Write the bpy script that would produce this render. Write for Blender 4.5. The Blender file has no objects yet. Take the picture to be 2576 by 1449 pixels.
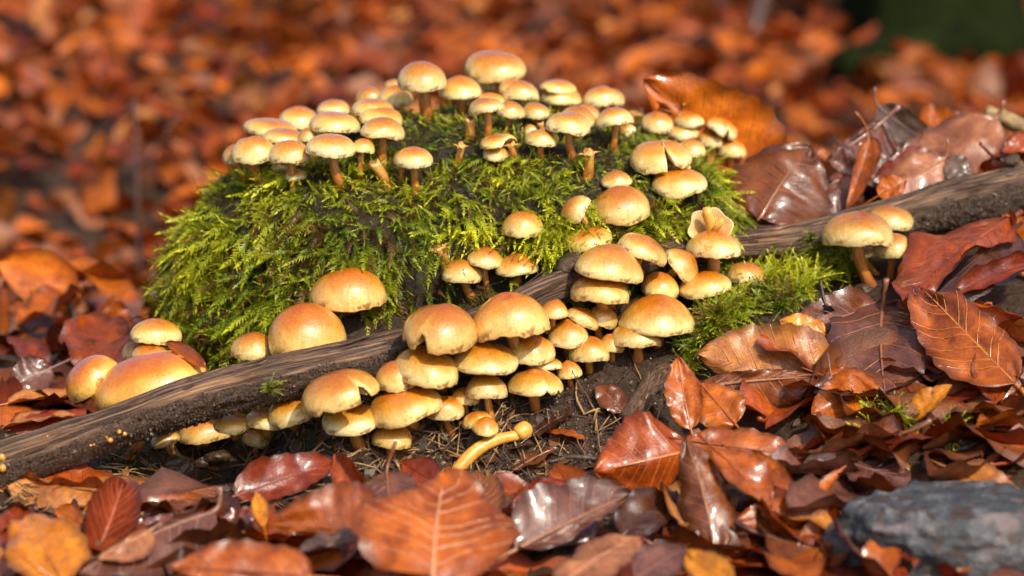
import bpy, math, random
import numpy as np
from mathutils import Vector, Matrix
from mathutils.bvhtree import BVHTree

random.seed(7)
RNG = np.random.default_rng(7)
SC = bpy.context.scene
COL = SC.collection

# ------------------------------------------------------------------ camera, sky, sun, exposure
PITCH = math.radians(13.0)
CAM = Vector((0.0, -1.22, 0.345))
FWD = Vector((0, math.cos(PITCH), -math.sin(PITCH)))
UP = Vector((0, math.sin(PITCH), math.cos(PITCH)))
cam_d = bpy.data.cameras.new('camera')
cam_d.lens = 100.0
cam_d.sensor_width = 36.0
cam_d.clip_start = 0.02
cam_d.clip_end = 200.0
cam_d.dof.use_dof = True
cam_d.dof.focus_distance = 1.215
cam_d.dof.aperture_fstop = 7.0
cam_o = bpy.data.objects.new('camera', cam_d)
COL.objects.link(cam_o)
cam_o.location = CAM
cam_o.rotation_euler = (math.radians(90) - PITCH, 0, 0)
SC.camera = cam_o

SUN_EL, SUN_AZ = math.radians(47), math.radians(148)
TOSUN = Vector((math.sin(SUN_AZ) * math.cos(SUN_EL), math.cos(SUN_AZ) * math.cos(SUN_EL), math.sin(SUN_EL)))
world = bpy.data.worlds.new('World')
SC.world = world
world.use_nodes = True
wn = world.node_tree.nodes
bg = wn['Background']
sky = wn.new('ShaderNodeTexSky')
sky.sky_type = 'NISHITA'
sky.sun_disc = False
sky.sun_elevation = SUN_EL
sky.sun_rotation = SUN_AZ
sky.dust_density = 4.0
bg.inputs['Strength'].default_value = 0.145
world.node_tree.links.new(sky.outputs[0], bg.inputs['Color'])
sun_d = bpy.data.lights.new('sun', 'SUN')
sun_d.energy = 3.7
sun_d.angle = math.radians(1.0)
sun_d.color = (1.0, 0.93, 0.80)
sun_o = bpy.data.objects.new('sun', sun_d)
COL.objects.link(sun_o)
sun_o.rotation_euler = TOSUN.to_track_quat('Z', 'Y').to_euler()
SC.view_settings.view_transform = 'Standard'
SC.view_settings.look = 'None'
SC.view_settings.exposure = 0.42
SC.view_settings.gamma = 1.0
SC.view_settings.use_curve_mapping = False
SC.cycles.use_denoising = True
SC.cycles.max_bounces = 8
SC.cycles.transparent_max_bounces = 4

# ------------------------------------------------------------------ helpers
def smooth(a, b, x):
    t = np.clip((x - a) / (b - a), 0, 1)
    return t * t * (3 - 2 * t)

def vnoise(x, y, z=0.0, seed=0):
    """value noise, vectorised"""
    x, y, z = np.broadcast_arrays(np.asarray(x, float), np.asarray(y, float), np.asarray(z, float))
    xi, yi, zi = np.floor(x).astype(np.int64), np.floor(y).astype(np.int64), np.floor(z).astype(np.int64)
    fx, fy, fz = x - xi, y - yi, z - zi
    fx, fy, fz = [f * f * (3 - 2 * f) for f in (fx, fy, fz)]
    def h(a, b, c):
        n = (a * 374761393 + b * 668265263 + c * 2147483647 + seed * 1274126177) & 0xFFFFFFFF
        n = ((n ^ (n >> 13)) * 1274126177) & 0xFFFFFFFF
        n = (n ^ (n >> 16)) & 0xFFFF
        return n / 32767.5 - 1.0
    r = 0
    for dx in (0, 1):
        for dy in (0, 1):
            for dz in (0, 1):
                w = (fx if dx else 1 - fx) * (fy if dy else 1 - fy) * (fz if dz else 1 - fz)
                r = r + w * h(xi + dx, yi + dy, zi + dz)
    return r

def ray(px, py):
    x = (px - 1288.0) / 2576.0 * 0.36
    y = -(py - 724.5) / 2576.0 * 0.36
    return Vector((x, 0, 0)) + UP * y + FWD

def P(px, py, y):
    """the world point seen at (px, py) of the 2576-wide photograph that lies at depth y"""
    d = ray(px, py)
    return CAM + d * ((y - CAM.y) / d.y)

def mpp(p):
    """metres per photograph pixel at a point"""
    return (p - CAM).dot(FWD) * 0.36 / 2576.0

def tag(o, label=None, cat=None, group=None, kind=None):
    if label: o['label'] = label
    if cat: o['category'] = cat
    if group: o['group'] = group
    if kind: o['kind'] = kind
    return o

def mk(name, verts, faces, mat, parent=None, uv=None, col=None, smooth_=True, loc=None):
    """one mesh object; verts Nx3, faces list of tuples or an Mx3 / Mx4 array; uv and col per vertex"""
    me = bpy.data.meshes.new(name)
    verts = np.asarray(verts, dtype=np.float32)
    if isinstance(faces, np.ndarray):
        k = faces.shape[1]
        me.vertices.add(len(verts)); me.vertices.foreach_set('co', verts.ravel())
        me.loops.add(faces.size); me.loops.foreach_set('vertex_index', faces.ravel().astype(np.int32))
        me.polygons.add(len(faces))
        me.polygons.foreach_set('loop_start', np.arange(0, faces.size, k, dtype=np.int32))
        me.update(calc_edges=True)
    else:
        me.from_pydata([tuple(map(float, v)) for v in verts], [], [tuple(int(i) for i in f) for f in faces])
        me.update()
    if uv is not None:
        l = me.uv_layers.new(name='UVMap')
        idx = np.empty(len(me.loops), dtype=np.int32); me.loops.foreach_get('vertex_index', idx)
        l.data.foreach_set('uv', np.asarray(uv, dtype=np.float32)[idx].ravel())
    if col is not None:
        a = me.color_attributes.new('Col', 'FLOAT_COLOR', 'POINT')
        c = np.ones((len(verts), 4), dtype=np.float32); c[:, :3] = np.asarray(col)[..., :3]
        a.data.foreach_set('color', c.ravel())
    me.polygons.foreach_set('use_smooth', np.full(len(me.polygons), smooth_))
    if mat: me.materials.append(mat)
    o = bpy.data.objects.new(name, me)
    COL.objects.link(o)
    if parent: o.parent = parent
    if loc is not None: o.location = loc
    return o

def empty(name, loc):
    o = bpy.data.objects.new(name, None)
    o.empty_display_size = 0.01
    COL.objects.link(o)
    o.location = loc
    return o

def tube(pts, rad, n=8, cap=True):
    """verts, faces, uv (round, along) of a tube through pts"""
    pts = [Vector(p) for p in pts]
    m = len(pts)
    if not hasattr(rad, '__len__'): rad = [rad] * m
    vs, fs, uv = [], [], []
    up = Vector((0.13, 0.31, 0.94))
    for i, p in enumerate(pts):
        t = (pts[min(i + 1, m - 1)] - pts[max(i - 1, 0)]).normalized()
        a = up - t * up.dot(t)
        if a.length < 1e-3: a = Vector((1, 0, 0)) - t * t.x
        a.normalize(); up = a
        b = t.cross(a)
        for k in range(n):
            th = 2 * math.pi * k / n
            vs.append(p + (a * math.cos(th) + b * math.sin(th)) * rad[i])
            uv.append((k / n, i / (m - 1)))
    for i in range(m - 1):
        for k in range(n):
            k2 = (k + 1) % n
            fs.append((i * n + k, i * n + k2, (i + 1) * n + k2, (i + 1) * n + k))
    if cap:
        fs.append(tuple(range(n - 1, -1, -1)))
        fs.append(tuple((m - 1) * n + k for k in range(n)))
    return vs, fs, uv

def join(parts):
    V, F, U = [], [], []
    for v, f, u in parts:
        o = len(V)
        V += list(v); U += list(u)
        F += [tuple(i + o for i in q) for q in f]
    return V, F, U

def catmull(pts, n):
    """resample rows of numbers through a Catmull-Rom spline"""
    p = np.asarray(pts, float)
    p = np.vstack([2 * p[0] - p[1], p, 2 * p[-1] - p[-2]])
    m = len(p) - 3
    out = []
    for t in np.linspace(0, m - 1e-6, n):
        i = int(t); f = t - i
        a, b, c, d = p[i], p[i + 1], p[i + 2], p[i + 3]
        out.append(0.5 * (2 * b + (c - a) * f + (2 * a - 5 * b + 4 * c - d) * f * f + (3 * b - a - 3 * c + d) * f ** 3))
    return np.array(out)

# ------------------------------------------------------------------ materials
class NT:
    def __init__(s, name):
        s.m = bpy.data.materials.new(name)
        s.m.use_nodes = True
        s.t = s.m.node_tree
        s.p = s.t.nodes['Principled BSDF']
        s.out = s.t.nodes['Material Output']
    def n(s, typ, **kw):
        nd = s.t.nodes.new('ShaderNode' + typ)
        for k, v in kw.items(): setattr(nd, k, v)
        return nd
    def l(s, a, b): s.t.links.new(a, b)
    def put(s, sock, v):
        if hasattr(v, 'is_output') or hasattr(v, 'links'): s.l(v, sock)
        else: sock.default_value = v
    def obj(s): return s.n('TexCoord').outputs['Object']
    def uv(s): return s.n('TexCoord').outputs['UV']
    def mapping(s, vec, scale):
        nd = s.n('Mapping'); s.l(vec, nd.inputs['Vector']); nd.inputs['Scale'].default_value = scale
        return nd.outputs[0]
    def noise(s, vec, scale, detail=4, rough=0.6, dist=0.0):
        nd = s.n('TexNoise'); s.l(vec, nd.inputs['Vector'])
        nd.inputs['Scale'].default_value = scale; nd.inputs['Detail'].default_value = detail
        nd.inputs['Roughness'].default_value = rough; nd.inputs['Distortion'].default_value = dist
        return nd.outputs['Fac']
    def vor(s, vec, scale, feature='F1'):
        nd = s.n('TexVoronoi', feature=feature); s.l(vec, nd.inputs['Vector']); nd.inputs['Scale'].default_value = scale
        return nd.outputs['Distance']
    def math(s, op, a, b=0.0, clamp=False):
        nd = s.n('Math', operation=op, use_clamp=clamp); s.put(nd.inputs[0], a); s.put(nd.inputs[1], b)
        return nd.outputs[0]
    def ramp(s, fac, stops):
        nd = s.n('ValToRGB'); s.l(fac, nd.inputs[0])
        e = nd.color_ramp.elements
        while len(e) > 1: e.remove(e[-1])
        for i, (pos, c) in enumerate(stops):
            el = e[0] if i == 0 else e.new(pos)
            el.position = pos; el.color = (c, c, c, 1) if not hasattr(c, '__len__') else (*c, 1)
        return nd.outputs[0]
    def mix(s, f, a, b, blend='MIX'):
        nd = s.n('Mix', data_type='RGBA', blend_type=blend)
        s.put(nd.inputs[0], f)
        for sock, v in ((nd.inputs[6], a), (nd.inputs[7], b)):
            if hasattr(v, '__len__'): sock.default_value = (*v[:3], 1)
            else: s.l(v, sock)
        return nd.outputs[2]
    def bump(s, h, strength, dist, prev=None):
        nd = s.n('Bump'); s.l(h, nd.inputs['Height'])
        nd.inputs['Strength'].default_value = strength; nd.inputs['Distance'].default_value = dist
        if prev is not None: s.l(prev, nd.inputs['Normal'])
        return nd.outputs[0]
    def fin(s, col=None, rough=None, nrm=None, coat=0.0, spec=0.5, sss=0.0, coatr=0.1):
        if col is not None: s.put(s.p.inputs['Base Color'], col if not isinstance(col, tuple) else (*col, 1))
        if rough is not None: s.put(s.p.inputs['Roughness'], rough)
        if nrm is not None: s.l(nrm, s.p.inputs['Normal'])
        s.p.inputs['Coat Weight'].default_value = coat
        s.p.inputs['Coat Roughness'].default_value = coatr
        s.p.inputs['Specular IOR Level'].default_value = spec
        if sss:
            s.p.inputs['Subsurface Weight'].default_value = sss
            s.p.inputs['Subsurface Radius'].default_value = (1.0, 0.5, 0.2)
            s.p.inputs['Subsurface Scale'].default_value = 0.0025
        return s.m
    def translucent(s, col, fac, nrm=None):
        t = s.n('BsdfTranslucent'); s.put(t.inputs['Color'], col)
        if nrm is not None: s.l(nrm, t.inputs['Normal'])
        mx = s.n('MixShader'); mx.inputs[0].default_value = fac
        s.l(s.p.outputs[0], mx.inputs[1]); s.l(t.outputs[0], mx.inputs[2])
        s.l(mx.outputs[0], s.out.inputs['Surface'])

def sep_uv(q):
    sp = q.n('SeparateXYZ'); q.l(q.uv(), sp.inputs[0])
    return sp.outputs[0], sp.outputs[1]

def mat_cap():
    q = NT('mushroom_cap_skin')
    u, v = sep_uv(q)
    ob = q.obj()
    n1 = q.noise(ob, 130, 4, 0.6, 0.4)
    n2 = q.noise(ob, 700, 3, 0.6)
    wob = q.math('ADD', v, q.math('MULTIPLY', q.math('SUBTRACT', n1, 0.5), 0.55))
    base = q.ramp(wob, [(0.0, (0.38, 0.098, 0.004)), (0.28, (0.45, 0.150, 0.007)), (0.52, (0.54, 0.255, 0.030)), (0.74, (0.68, 0.46, 0.135)), (0.90, (0.82, 0.67, 0.31)), (1.0, (0.76, 0.60, 0.27))])
    oi = q.n('ObjectInfo')
    base = q.mix(1.0, base, oi.outputs['Color'], 'MULTIPLY')
    mott = q.ramp(n2, [(0.3, 0.86), (0.7, 1.06)])
    base = q.mix(1.0, base, mott, 'MULTIPLY')
    # streaks running from centre to margin
    st = q.noise(q.mapping(q.uv(), (46, 3.0, 1)), 1.0, 3, 0.7)
    base = q.mix(q.math('MULTIPLY', v, 0.5), base, q.mix(1.0, base, q.ramp(st, [(0.35, 0.72), (0.62, 1.1)]), 'MULTIPLY'))
    # brown veil flecks at the rim
    fl = q.math('MULTIPLY', q.ramp(q.noise(q.mapping(q.uv(), (30, 5, 1)), 1.0, 2, 0.6), [(0.53, 0.0), (0.60, 1.0)]), q.ramp(v, [(0.84, 0.0), (0.93, 1.0)]))
    base = q.mix(q.math('MULTIPLY', fl, 0.75), base, (0.20, 0.075, 0.015))
    # faint brown blemishes
    bl = q.ramp(q.noise(ob, 190, 2, 0.5), [(0.66, 0.0), (0.74, 1.0)])
    base = q.mix(q.math('MULTIPLY', bl, 0.5), base, (0.34, 0.14, 0.02))
    # specks of dirt, amount in the object's alpha
    sp = q.ramp(q.vor(ob, 420), [(0.10, 1.0), (0.17, 0.0)])
    gate = q.ramp(q.noise(ob, 150, 2), [(0.5, 0.0), (0.6, 1.0)])
    base = q.mix(q.math('MULTIPLY', q.math('MULTIPLY', sp, gate), q.math('SUBTRACT', 1.0, oi.outputs['Alpha'])), base, (0.03, 0.015, 0.006))
    rough = q.ramp(q.noise(ob, 260, 3), [(0.3, 0.18), (0.7, 0.40)])
    nr = q.bump(n2, 0.28, 0.0008)
    nr = q.bump(q.noise(ob, 1900, 3, 0.7), 0.42, 0.0004, nr)
    nr = q.bump(n1, 0.25, 0.002, nr)
    return q.fin(base, rough, nr, coat=0.7, spec=0.5, sss=0.10, coatr=0.14)

def mat_gill():
    q = NT('mushroom_gills')
    u, v = sep_uv(q)
    c = q.ramp(v, [(0, (0.60, 0.42, 0.18)), (1, (0.34, 0.20, 0.06))])
    return q.fin(c, 0.6, None)

def mat_stem():
    q = NT('mushroom_stem_skin')
    u, v = sep_uv(q)
    n = q.noise(q.mapping(q.uv(), (14, 5, 1)), 1.0, 4, 0.7)
    c = q.ramp(v, [(0.0, (0.20, 0.055, 0.010)), (0.45, (0.46, 0.165, 0.022)), (1.0, (0.66, 0.36, 0.10))])
    c = q.mix(1.0, c, q.ramp(n, [(0.3, 0.55), (0.55, 1.0), (0.75, 1.35)]), 'MULTIPLY')
    oi = q.n('ObjectInfo')
    c = q.mix(1.0, c, oi.outputs['Color'], 'MULTIPLY')
    return q.fin(c, 0.4, q.bump(n, 0.4, 0.001), coat=0.15, sss=0.08)

def mat_leaf(name='dead_beech_leaf', matte=False):
    q = NT(name)
    u, v = sep_uv(q)
    ob = q.obj()
    at = q.n('Attribute', attribute_name='Col')
    oi = q.n('ObjectInfo')
    c = q.mix(1.0, at.outputs['Color'], oi.outputs['Color'], 'MULTIPLY')
    n1 = q.noise(ob, 60, 5, 0.65, 0.6)
    n2 = q.noise(ob, 420, 4, 0.7)
    c = q.mix(1.0, c, q.ramp(n1, [(0.28, (0.38, 0.26, 0.26)), (0.5, (1.0, 1.0, 1.0)), (0.72, (1.55, 1.75, 1.7))]), 'MULTIPLY')
    c = q.mix(1.0, c, q.ramp(n2, [(0.3, 0.72), (0.68, 1.16)]), 'MULTIPLY')
    spots = q.math('MULTIPLY', q.ramp(q.noise(ob, 240, 3, 0.7), [(0.60, 0.0), (0.68, 1.0)]), q.ramp(n1, [(0.38, 1.0), (0.58, 0.1)]))
    c = q.mix(q.math('MULTIPLY', spots, 0.6), c, (0.035, 0.016, 0.010))
    edge = q.ramp(q.math('ADD', q.math('MULTIPLY', q.math('ABSOLUTE', q.math('SUBTRACT', u, 0.5)), 2.0), q.math('MULTIPLY', q.math('SUBTRACT', n1, 0.5), 0.9)), [(0.72, 1.0), (1.05, 0.42)])
    c = q.mix(1.0, c, edge, 'MULTIPLY')
    blot = q.ramp(q.noise(ob, 28, 4, 0.6, 1.0), [(0.50, 0.0), (0.66, 0.65)])
    c = q.mix(blot, c, q.mix(1.0, c, (0.42, 0.32, 0.38), 'MULTIPLY'))
    # darker lines of the finer net of veins
    a = q.math('ABSOLUTE', q.math('SUBTRACT', u, 0.5))
    ph = q.math('FRACT', q.math('MULTIPLY', q.math('SUBTRACT', v, q.math('MULTIPLY', a, 0.36)), 36.0))
    net = q.ramp(ph, [(0.0, 0.80), (0.2, 1.0), (0.8, 1.0), (1.0, 0.80)])
    c = q.mix(1.0, c, net, 'MULTIPLY')
    rough = q.ramp(q.noise(ob, 130, 4), [(0.3, 0.20), (0.7, 0.48)])
    nr = q.bump(q.noise(ob, 900, 3, 0.6), 0.35, 0.0007)
    nr = q.bump(n1, 0.18, 0.002, nr)
    q.fin(c, 0.5 if matte else rough, nr, coat=0.0 if matte else 0.42, spec=0.4 if matte else 0.5, coatr=0.13)
    q.translucent(q.mix(1.0, c, (1.0, 0.60, 0.25), 'MULTIPLY'), 0.25)
    return q.m

def mat_vein():
    q = NT('leaf_stalk_and_veins')
    at = q.n('ObjectInfo')
    n = q.noise(q.obj(), 500, 3)
    c = q.mix(1.0, at.outputs['Color'], q.ramp(n, [(0.3, 0.6), (0.7, 1.2)]), 'MULTIPLY')
    return q.fin(c, 0.38, q.bump(n, 0.3, 0.0005), coat=0.2)

def mat_moss():
    q = NT('moss_frond')
    at = q.n('Attribute', attribute_name='Col')
    q.fin(at.outputs['Color'], 0.42, None, coat=0.0, spec=0.35)
    q.translucent(q.mix(1.0, at.outputs['Color'], (1.0, 1.0, 0.4), 'MULTIPLY'), 0.32)
    return q.m

def mat_earth(name, dark, light, wet=0.35, sc=1.0):
    q = NT(name)
    ob = q.obj()
    n1 = q.noise(ob, 60 * sc, 6, 0.7)
    n2 = q.noise(ob, 420 * sc, 5, 0.75)
    c = q.mix(n1, dark, light)
    c = q.mix(1.0, c, q.ramp(n2, [(0.3, 0.35), (0.55, 1.0), (0.75, 1.7)]), 'MULTIPLY')
    nr = q.bump(n2, 0.9, 0.003)
    nr = q.bump(q.noise(ob, 1500 * sc, 3, 0.7), 0.7, 0.001, nr)
    return q.fin(c, q.ramp(n2, [(0.4, wet), (0.65, 0.85)]), nr, spec=0.45)

def mat_log():
    q = NT('weathered_wet_wood')
    ob = q.obj()
    at = q.n('Attribute', attribute_name='Col')       # red: crust of soil
    soil = q.n('SeparateColor'); q.l(at.outputs['Color'], soil.inputs[0])
    g1 = q.noise(q.mapping(q.uv(), (46, 10, 1)), 1.0, 5, 0.7, 0.25)
    g2 = q.noise(q.mapping(q.uv(), (120, 16, 1)), 1.0, 3, 0.7, 0.2)
    big = q.noise(q.mapping(q.uv(), (5, 14, 1)), 1.0, 3, 0.6)
    w = q.ramp(g1, [(0.32, (0.035, 0.018, 0.011)), (0.44, (0.095, 0.042, 0.018)), (0.56, (0.24, 0.115, 0.048)), (0.72, (0.42, 0.25, 0.125))])
    w = q.mix(q.ramp(big, [(0.4, 0.0), (0.62, 0.8)]), w, q.mix(1.0, w, (0.62, 0.70, 0.85), 'MULTIPLY'))
    w = q.mix(1.0, w, q.ramp(g2, [(0.35, 0.45), (0.55, 1.15)]), 'MULTIPLY')
    g3 = q.noise(q.mapping(q.uv(), (64, 7, 1)), 1.0, 2, 0.5, 0.15)
    crack = q.ramp(q.math('ABSOLUTE', q.math('SUBTRACT', g3, 0.5)), [(0.0, 0.08), (0.016, 0.25), (0.045, 1.0)])
    w = q.mix(1.0, w, crack, 'MULTIPLY')
    n2 = q.noise(ob, 700, 4, 0.75)
    s = q.mix(1.0, (0.062, 0.030, 0.013), q.ramp(n2, [(0.35, 0.25), (0.6, 1.1), (0.75, 2.2)]), 'MULTIPLY')
    c = q.mix(soil.outputs[0], w, s)
    h = q.mix(soil.outputs[0], q.mix(1.0, q.mix(0.5, g1, g2), crack, 'MULTIPLY'), n2)
    nr = q.bump(h, 0.85, 0.002)
    nr = q.bump(q.noise(ob, 1900, 2, 0.7), 0.55, 0.0007, nr)
    r = q.mix(soil.outputs[0], q.ramp(g1, [(0.3, 0.35), (0.7, 0.62)]), q.ramp(n2, [(0.35, 0.06), (0.7, 0.34)]))
    return q.fin(c, r, nr, spec=0.6)

def mat_simple(name, c1, c2, scale, rough=0.5, bump=0.4, bd=0.001, coat=0.0, sss=0.0, spec=0.5):
    q = NT(name)
    ob = q.obj()
    n = q.noise(ob, scale, 5, 0.7)
    return q.fin(q.mix(q.ramp(n, [(0.3, 0.0), (0.7, 1.0)]), c1, c2), rough, q.bump(n, bump, bd), coat=coat, sss=sss, spec=spec)

def mat_stone():
    q = NT('lichen_stone')
    ob = q.obj()
    n = q.noise(ob, 70, 6, 0.7)
    c = q.ramp(n, [(0.30, (0.016, 0.016, 0.017)), (0.5, (0.045, 0.048, 0.052)), (0.66, (0.15, 0.14, 0.145))])
    pit = q.ramp(q.noise(ob, 110, 3, 0.6, 0.5), [(0.38, 1.0), (0.45, 0.0)])
    c = q.mix(pit, c, (0.045, 0.025, 0.018))
    li = q.ramp(q.noise(ob, 45, 3), [(0.56, 0.0), (0.64, 0.7)])
    c = q.mix(li, c, (0.17, 0.125, 0.12))
    return q.fin(c, 0.6, q.bump(n, 0.7, 0.006), spec=0.4)

M = dict(cap=mat_cap(), gill=mat_gill(), stem=mat_stem(), leaf=mat_leaf(), farleaf=mat_leaf('dead_beech_leaf_dull', True), vein=mat_vein(), moss=mat_moss(),
         log=mat_log(), stone=mat_stone(),
         soil=mat_earth('dark_forest_soil', (0.022, 0.011, 0.005), (0.085, 0.044, 0.019), 0.25),
         peat=mat_earth('peaty_mound', (0.018, 0.012, 0.004), (0.055, 0.034, 0.010), 0.40),
         crumb=mat_simple('soil_crumb', (0.018, 0.010, 0.006), (0.085, 0.045, 0.022), 300, 0.35, 0.5),
         straw=mat_simple('dry_needle', (0.10, 0.05, 0.02), (0.36, 0.20, 0.07), 120, 0.45, 0.3),
         twig=mat_simple('dark_twig_bark', (0.022, 0.014, 0.012), (0.10, 0.05, 0.035), 400, 0.4, 0.6),
         palebark=mat_simple('pale_rotten_bark', (0.06, 0.035, 0.015), (0.40, 0.27, 0.10), 220, 0.6, 0.9, 0.002),
         bluewood=mat_simple('grey_blue_wood', (0.045, 0.028, 0.015), (0.20, 0.14, 0.09), 180, 0.55, 0.9, 0.002),
         amber=mat_simple('amber_jelly', (0.42, 0.16, 0.02), (0.60, 0.30, 0.06), 300, 0.12, 0.05, 0.0005, 0.5, 0.3),
         torn=mat_simple('torn_mushroom_flesh', (0.50, 0.17, 0.015), (0.78, 0.42, 0.08), 190, 0.35, 0.5, 0.001, 0.15, 0.15),
         trunkmoss=mat_simple('shade_dark_mossy_bark', (0.003, 0.004, 0.002), (0.012, 0.020, 0.003), 14, 0.9, 0.8, 0.02, spec=0.05),  # near-black colour holds the shade that the tree foot stands in
         pebble=mat_simple('olive_pebble', (0.05, 0.035, 0.016), (0.14, 0.11, 0.05), 90, 0.4, 0.3))

# ------------------------------------------------------------------ the setting
def ground_z(x, y):
    x = np.asarray(x, float); y = np.asarray(y, float)
    r = np.hypot(x, y)
    back = -0.20 * np.clip(y - 0.15, 0, 0.45) + 0.10 * np.clip(y - 0.6, 0, 3.0) - 0.17 * np.clip(-0.118 - y, 0, 0.3)
    back = back - 0.024 * smooth(-.152, -.135, x) * (1 - smooth(-.100, -.075, x)) * smooth(-.085, -.066, y) * (1 - smooth(-.03, .0, y))
    S = smooth(0.045, 0.15, x) * (1 - 0.85 * smooth(0.5, 1.4, x))
    prof = np.interp(y, [-0.45, -0.30, -0.2, -0.1, -0.03, 0.03, 0.08, 0.12, 0.2, 0.45], [0, 0, 0.006, 0.026, 0.042, 0.058, 0.075, 0.085, 0.06, 0.0])
    Mm = smooth(-0.115, -0.07, x) * (1 - S)
    profm = np.interp(y, [-0.11, -0.09, -0.02, 0.0, 0.1, 0.2], [0, 0.004, 0.055, 0.06, 0.06, 0])
    z = back + S * prof + Mm * profm
    z = z + 0.004 * vnoise(x * 22, y * 22, 0, 1) + 0.0022 * vnoise(x * 70, y * 70, 0, 2)
    z = z + 0.03 * vnoise(x * 1.3, y * 1.3, 0, 3) * smooth(0.5, 1.5, r)
    return z

NG = 361
tt = np.linspace(-1, 1, NG)
gx = 0.0438 * np.sinh(7.3 * tt)
gy = 0.0438 * np.sinh(7.3 * tt) - 0.03
GX, GY = np.meshgrid(gx, gy)
GZ = ground_z(GX, GY)
near = 1 - smooth(0.3, 0.6, np.hypot(GX, GY))
GZ = GZ + near * (0.0016 * vnoise(GX * 190, GY * 190, 0, 5) + 0.0010 * vnoise(GX * 420, GY * 420, 0, 6))
gv = np.stack([GX.ravel(), GY.ravel(), GZ.ravel()], 1)
ii = np.arange(NG * NG).reshape(NG, NG)
gf = np.stack([ii[:-1, :-1].ravel(), ii[:-1, 1:].ravel(), ii[1:, 1:].ravel(), ii[1:, :-1].ravel()], 1)
tag(mk('ground', gv, gf, M['soil']), kind='structure')

# the mound of earth under the moss
MCX, MCY, MRX, MRY = -0.024, 0.072, 0.124, 0.080
prof = catmull([(0.90, -0.012), (0.94, 0.02), (1.0, 0.05), (1.01, 0.075), (0.95, 0.094), (0.82, 0.107), (0.6, 0.116), (0.3, 0.121), (0.0, 0.122)], 60)
NTH = 160
mv = []
for r, z in prof:
    th = np.linspace(0, 2 * np.pi, NTH, endpoint=False)
    cx, sx = np.cos(th), np.sin(th)
    e = 0.82
    X = MCX + MRX * r * np.sign(cx) * np.abs(cx) ** e
    Y = MCY + MRY * r * np.sign(sx) * np.abs(sx) ** e
    hz = max(0, (z - 0.02) / 0.10)
    Z = z + hz * (0.13 * (Y - MCY) - 0.16 * np.clip(-(X + 0.07), 0, 1) - 0.10 * np.clip(X - 0.06, 0, 1))
    nn = 0.007 * vnoise(X * 45, Y * 45, Z * 45, 8) + 0.003 * vnoise(X * 130, Y * 130, Z * 130, 9)
    k = 1 if r > 0.02 else 0
    X = X + k * nn * cx; Y = Y + k * nn * sx; Z = Z + hz * 0.6 * nn
    mv.append(np.stack([X, Y, Z], 1))
mv = np.vstack(mv)
mi = np.arange(60 * NTH).reshape(60, NTH)
mf = np.stack([mi[:-1].ravel(), np.roll(mi, -1, 1)[:-1].ravel(), np.roll(mi, -1, 1)[1:].ravel(), mi[1:].ravel()], 1)
tag(mk('mound', mv, mf, M['peat']), kind='structure')

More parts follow.
